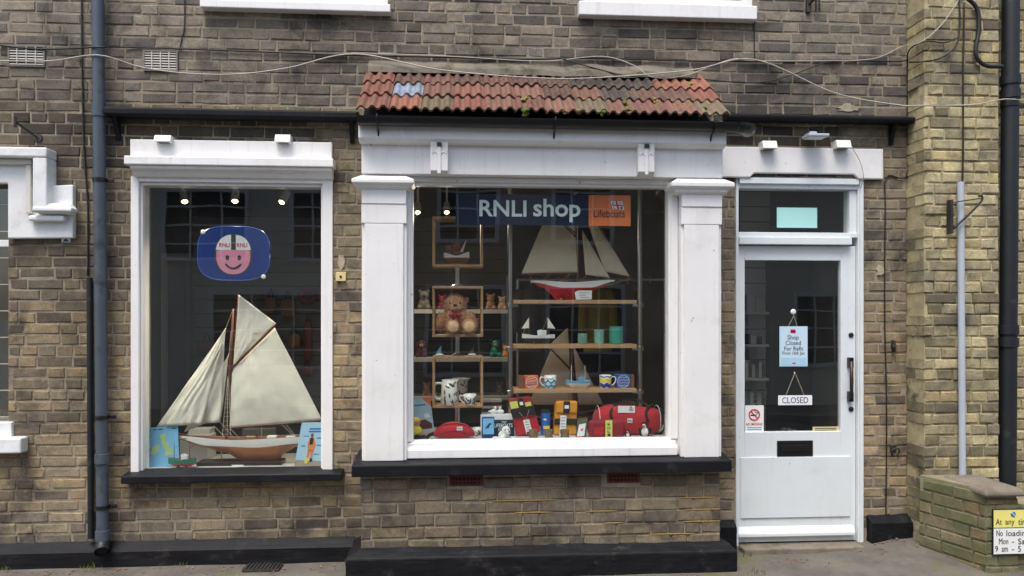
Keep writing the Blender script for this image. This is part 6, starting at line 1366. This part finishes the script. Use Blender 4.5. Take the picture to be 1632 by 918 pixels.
# ------------------------------------------------------------------ dim shop interior
def slatwall(label, x0, x1, y, z0, z1, mat, pitch=.1, ang=0):
    t = thing('slat_wall', label, 'wall panel', (x0, y, z0)); t.rotation_euler = (0, 0, ang); n = int((z1 - z0) / pitch); L = x1 - x0
    for i in range(n): MB().box(x0, x1, y, y + .018, z0 + i*pitch, z0 + (i+1)*pitch - .008).build('slat', mat, t)
    MB().box(x0, x1, y + .0185, y + .03, z0, z0 + n*pitch).build('backing', 'inner_black', t); return t
slatwall('dark slatted wall panel hung with bags behind the large yacht', X(308, 1.5), X(545, 1.5), 1.5, .1, 2.6, 'inner_dark', .12)
slatwall('pale slatted wall panel at the left inside the door', X(1180, 1.1), X(1228, 1.1), 1.1, .1, 2.7, 'inner_white', .13)
slatwall('pale slatted wall panel at the right inside the door', X(1290, 1.3), X(1360, 1.3), 1.3, .1, 2.7, 'inner_white', .13)
slatwall('brown slatted wall behind the bay shelves and toys', X(640, 2.0), X(818, 2.0), 2.0, .1, 2.6, 'inner_dark', .13)
t = thing('door_column', 'black column seen through the middle of the door glass', 'column', (X(1260, 1.0), 1.0, .03)); MB().pbox(1228, 398, 1292, 735, 1.0, 1.2).build('column_face', 'inner_black', t); MB().pbox(1228, 360, 1292, 420, .995, .999).build('column_head', 'inner_dark', t)
t = thing('inner_door_frame', 'pale inner door frame seen at the left of the smaller window', 'door frame', (X(280, 1.7), 1.7, .03)); y = 1.7
MB().pbox(256, 404, 264, 800, y, y + .08).build('jamb', 'inner_white', t); MB().pbox(264.5, 404, 304, 414, y, y + .08).build('head', 'inner_white', t); MB().pbox(296, 415, 304, 800, y, y + .08).build('jamb', 'inner_grey', t); MB().pbox(226, 380, 255, 800, y + .03, y + .08).build('side_panel', 'inner_grey', t); MB().pbox(264.5, 415, 295.5, 800, y + .05, y + .09).build('door_leaf', 'inner_dark', t)
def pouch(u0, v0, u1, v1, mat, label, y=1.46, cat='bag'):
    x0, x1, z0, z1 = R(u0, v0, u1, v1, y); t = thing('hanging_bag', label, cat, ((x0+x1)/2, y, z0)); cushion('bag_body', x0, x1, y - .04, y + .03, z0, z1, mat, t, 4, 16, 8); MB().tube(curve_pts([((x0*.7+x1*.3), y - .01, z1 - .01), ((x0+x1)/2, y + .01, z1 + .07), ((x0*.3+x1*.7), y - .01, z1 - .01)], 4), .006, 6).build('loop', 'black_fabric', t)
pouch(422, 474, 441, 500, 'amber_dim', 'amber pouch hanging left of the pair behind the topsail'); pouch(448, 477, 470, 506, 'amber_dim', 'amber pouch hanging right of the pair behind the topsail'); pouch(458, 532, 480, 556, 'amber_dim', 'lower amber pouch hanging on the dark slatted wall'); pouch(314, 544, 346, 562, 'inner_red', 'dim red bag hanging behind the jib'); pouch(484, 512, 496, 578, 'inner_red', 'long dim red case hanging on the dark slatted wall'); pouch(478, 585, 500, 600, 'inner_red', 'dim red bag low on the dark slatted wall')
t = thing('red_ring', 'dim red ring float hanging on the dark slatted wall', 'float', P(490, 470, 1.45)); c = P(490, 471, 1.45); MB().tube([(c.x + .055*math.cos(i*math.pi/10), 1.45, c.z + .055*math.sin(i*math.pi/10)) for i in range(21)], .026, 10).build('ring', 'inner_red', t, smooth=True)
# shelves with soft toys behind the boxes
t = thing('toy_shelving', 'dim cream shelving with toys behind the display boxes', 'shelf', (X(735, 1.5), 1.5, .03)); TS = []
for v in (493, 570, 632): z = Z(v, 735, 1.45); MB().box(X(640, 1.45), X(812, 1.45), 1.45, 1.8, z - .035, z).build('shelf_board', 'cream_paint', t); TS.append(z)
for u in (640, 812): MB().box(X(u, 1.45) - .01, X(u, 1.45) + .01, 1.5, 1.8, .03, TS[0] + .3).build('upright', 'cream_paint', t)
def toy(u, z, hpx, mat, label, y=1.56, dark=None):
    k = scale(u, y) * hpx / 40; c = X(u, y); t = thing('soft_toy', label, 'soft toy', (c, y, z), 'soft toys on the back shelves'); mb = MB().ball((c, y, z + 12*k), (11*k, 9*k, 12*k), 10, 7); mb.ball((c, y - 2*k, z + 28*k), (9.5*k, 8*k, 9*k), 10, 7); mb.ball((c - 8*k, y, z + 36*k), (3.5*k, 2*k, 3.5*k), 8, 6); mb.ball((c + 8*k, y, z + 36*k), (3.5*k, 2*k, 3.5*k), 8, 6); mb.ball((c - 8*k, y - 8*k, z + 5*k), (5*k, 7*k, 5*k), 8, 6); mb.ball((c + 8*k, y - 8*k, z + 5*k), (5*k, 7*k, 5*k), 8, 6)
    mb.build('body', mat, t, smooth=True); MB().ball((c, y - 9*k, z + 26*k), (4*k, 3*k, 3*k), 8, 6).build('muzzle', dark or 'fur_pale', t, smooth=True); MB().ball((c, y - 12*k, z + 27*k), (1.5*k,)*3, 6, 5).build('nose', 'text_black', t, smooth=True)
toy(676, TS[0], 32, 'fur_grey', 'grey soft toy at the left end of the top back shelf', dark='text_black'); toy(705, TS[0], 24, 'burgundy', 'dark red soft toy on the top back shelf behind the teddy'); toy(782, TS[0], 26, 'fur', 'brown soft toy on the top back shelf right of the boxes'); toy(800, TS[0], 22, 'fur_pale', 'pale soft toy at the right end of the top back shelf')
toy(672, TS[1], 30, 'inner_red', 'red soft toy at the left end of the middle back shelf'); toy(790, TS[1], 30, 'hull_green', 'green soft toy on the middle back shelf'); toy(806, TS[1], 20, 'amber', 'amber soft toy at the right end of the middle back shelf'); toy(796, TS[2], 22, 'fur_grey', 'grey soft toy on the bottom back shelf'); toy(680, TS[2], 22, 'fur', 'brown soft toy at the left of the bottom back shelf')
# book piles by the stem
for (u0, u1, v1, m_, lb) in ((769, 782, 648, 'hull_navy', 'short pile of dark books behind the display boxes'), (783, 800, 648, 'inner_red', 'short pile of reddish books behind the display boxes')):
    y = .42; x0, x1, z0, z1 = R(u0, 636, u1, 655, y); z0 = FB; t = thing('book_pile', lb, 'books', ((x0+x1)/2, y, z0)); n = 9
    for i in range(n): MB().box(x0 + random.uniform(-.003, .003), x1 + random.uniform(-.003, .003), y, y + .09, z0 + (z1-z0)*i/n, z0 + (z1-z0)*(i+.82)/n).build('book', m_ if i % 2 else 'cream_paint', t)
# clothes behind the rack
def jacket(u, v0, v1, wpx, mat, label, y=1.5):
    c = X(u, y); k = scale(u, y); za, zb = Z(v1, u, y), Z(v0, u, y); w = wpx*k/2; t = thing('hanging_jacket', label, 'jacket', (c, y, za), 'jackets hanging in the dim bay'); mb = MB(); n = 20
    for i in range(9):
        s = i/8; z = zb + (za - zb)*s; ww = w*(.28 + .72*min(1, s*5)**.7)*(1 + .1*s); dd = .07*(.5 + .5*min(1, s*4))
        for j in range(n): a = 2*math.pi*j/n; f_ = 1 + .06*math.sin(a*5 + u); mb.v.append((c + ww*f_*math.cos(a), y + dd*f_*math.sin(a), z))
    for i in range(8):
        for j in range(n): mb.f.append((i*n+j, i*n+(j+1)%n, (i+1)*n+(j+1)%n, (i+1)*n+j))
    mb.f += [tuple(range(n)), tuple(range(9*n-1, 8*n-1, -1))]; mb.build('coat_body', mat, t, smooth=True)
    for s_ in (-1, 1): MB().tube(curve_pts([(c + s_*w*.75, y, zb - (zb-za)*.1), (c + s_*w*1.15, y - .02, zb - (zb-za)*.35), (c + s_*w*1.2, y - .03, zb - (zb-za)*.72)], 4), .045, 10).build('sleeve', mat, t, smooth=True)
    MB().tube([(c, y, zb - .01), (c, y, zb + .06)], .004, 6).build('hanger_hook', 'chrome', t)
for i, (u, m_, lb) in enumerate(((846, 'jacket_navy', 'navy jacket at the left of the rail behind the rack'), (890, 'inner_black', 'black jacket on the rail left of the yellow one'), (952, 'olive', 'yellow-green jacket hanging on the rail behind the rack'), (1000, 'jacket_navy', 'navy jacket right of the yellow one on the rail'), (1036, 'inner_black', 'black jacket at the right end of the rail'))): jacket(u, 452, 560, 40, m_, lb, 1.5 + .03*(i % 2))
t = thing('clothes_rail', 'dim chrome clothes rail behind the shelf rack', 'rail', (X(940, 1.5), 1.5, .03)); MB().tube([P(825, 446, 1.5), P(1060, 446, 1.5)], .014, 10).build('rail_bar', 'chrome', t)
for u in (825, 1060): q = P(u, 446, 1.5); MB().tube([(q.x, 1.5, .03), (q.x, 1.5, q.z)], .014, 10).build('rail_leg', 'chrome', t)
# inside the door
t = thing('door_shelves', 'white shelves on the slatted panel left inside the door', 'shelf', (X(1205, .9), .9, .5)); DS = []
for v in (497, 549, 603): z = Z(v, 1205, .85); MB().box(X(1178, .85), X(1226, .85), .85, 1.098, z - .02, z).build('shelf_board', 'inner_white', t, bevel=.002); DS.append(z)
def stock(name, label, cat, u0, u1, hpx, z, n, mats, y=.92):
    x0, x1 = X(u0, y), X(u1, y); t = thing(name, label, cat, ((x0+x1)/2, y, z)); k = scale(u0, y); w = (x1-x0)/n
    for i in range(n): MB().box(x0 + i*w + .002, x0 + (i+1)*w - .002, y, y + .12, z, z + hpx*k*(1 - .12*(i % 3))).build('item', mats[i % len(mats)], t, bevel=.002)
stock('boxed_sets', 'two plain white boxes on the top shelf inside the door', 'boxes', 1190, 1219, 28, DS[0], 2, ['inner_white']); stock('framed_cards', 'small frames on the middle shelf inside the door', 'frames', 1188, 1215, 16, DS[1], 3, ['inner_black', 'inner_white']); stock('card_row', 'row of cards on the lower shelf inside the door', 'cards', 1188, 1220, 28, DS[2], 6, ['inner_white', 'leaf_grey'])
def wallposter(u0, v0, u1, v1, mat, label, bits):
    y = 1.29; x0, x1, z0, z1 = R(u0, v0, u1, v1, y); t = thing('wall_poster', label, 'poster', ((x0+x1)/2, y, z0)); MB().box(x0, x1, y, y + .006, z0, z1).build('sheet', mat, t)
    for (a, b, c, d, m_) in bits: MB().box(x0 + (x1-x0)*a, x0 + (x1-x0)*c, y - .002, y - .0005, z1 - (z1-z0)*d, z1 - (z1-z0)*b).build('print', m_, t)
wallposter(1300, 460, 1339, 540, 'inner_grey', 'grey picture poster high on the right panel inside the door', [(.05,.03,.95,.1,'inner_white'), (.0,.45,.5,.9,'inner_black'), (.5,.3,1,.9,'leaf_grey')]); wallposter(1308, 545, 1345, 598, 'inner_black', 'dark framed poster below the grey one inside the door', [(.12,.3,.95,.92,'leaf_grey')])
for u0, u1, m_, lb in ((1295, 1306, 'inner_red', 'red packet hanging inside the door'), (1308, 1320, 'inner_blue', 'blue packet hanging inside the door'), (1322, 1330, 'inner_black', 'dark packet hanging inside the door')): pouch(u0, 613, u1, 640, m_, lb, 1.26, 'packet')
t = thing('wire_rack', 'wire rack of cards at the lower left inside the door', 'rack', (X(1205, .7), .7, .5))
for i in range(4): MB().tube([P(1196, 650 - i*9, .7), P(1222, 628 - i*3, .75)], .0025, 5).build('wire', 'chrome', t)
for i in range(4): MB().pbox(1196 + i*6, 626, 1201 + i*6, 648, .72 + .01*i, .725 + .01*i).build('card', ['inner_white', 'leaf_grey'][i % 2], t)
t = thing('clutter_basket', 'dim basket of small trinkets at the bottom of the door glass', 'basket', (X(1262, .6), .6, .7)); z = Z(700, 1262, .6)
sm(MB().lathe([(.13, z - .12), (.17, z + .02), (.16, z + .02), (.12, z - .1), (0, z - .1)], (X(1258, .6), .6, 0), 24).build('basket_bowl', 'inner_black', t))
rng = random.Random(5)
for i in range(22): a = rng.uniform(0, 6.28); r = rng.uniform(0, .13); MB().ball((X(1258, .6) + r*math.cos(a), .6 + r*math.sin(a), z + .02 + rng.uniform(0, .05)), (rng.uniform(.012, .03), rng.uniform(.01, .02), rng.uniform(.01, .02)), 7, 5).build('trinket', rng.choice(['inner_black', 'fur_grey', 'inner_white', 'leaf_grey', 'inner_dark']), t, smooth=True)
MB().lathe([(.11, .03), (.11, z - .121)], (X(1258, .6), .6, 0), 20).build('basket_stand', 'inner_black', t)
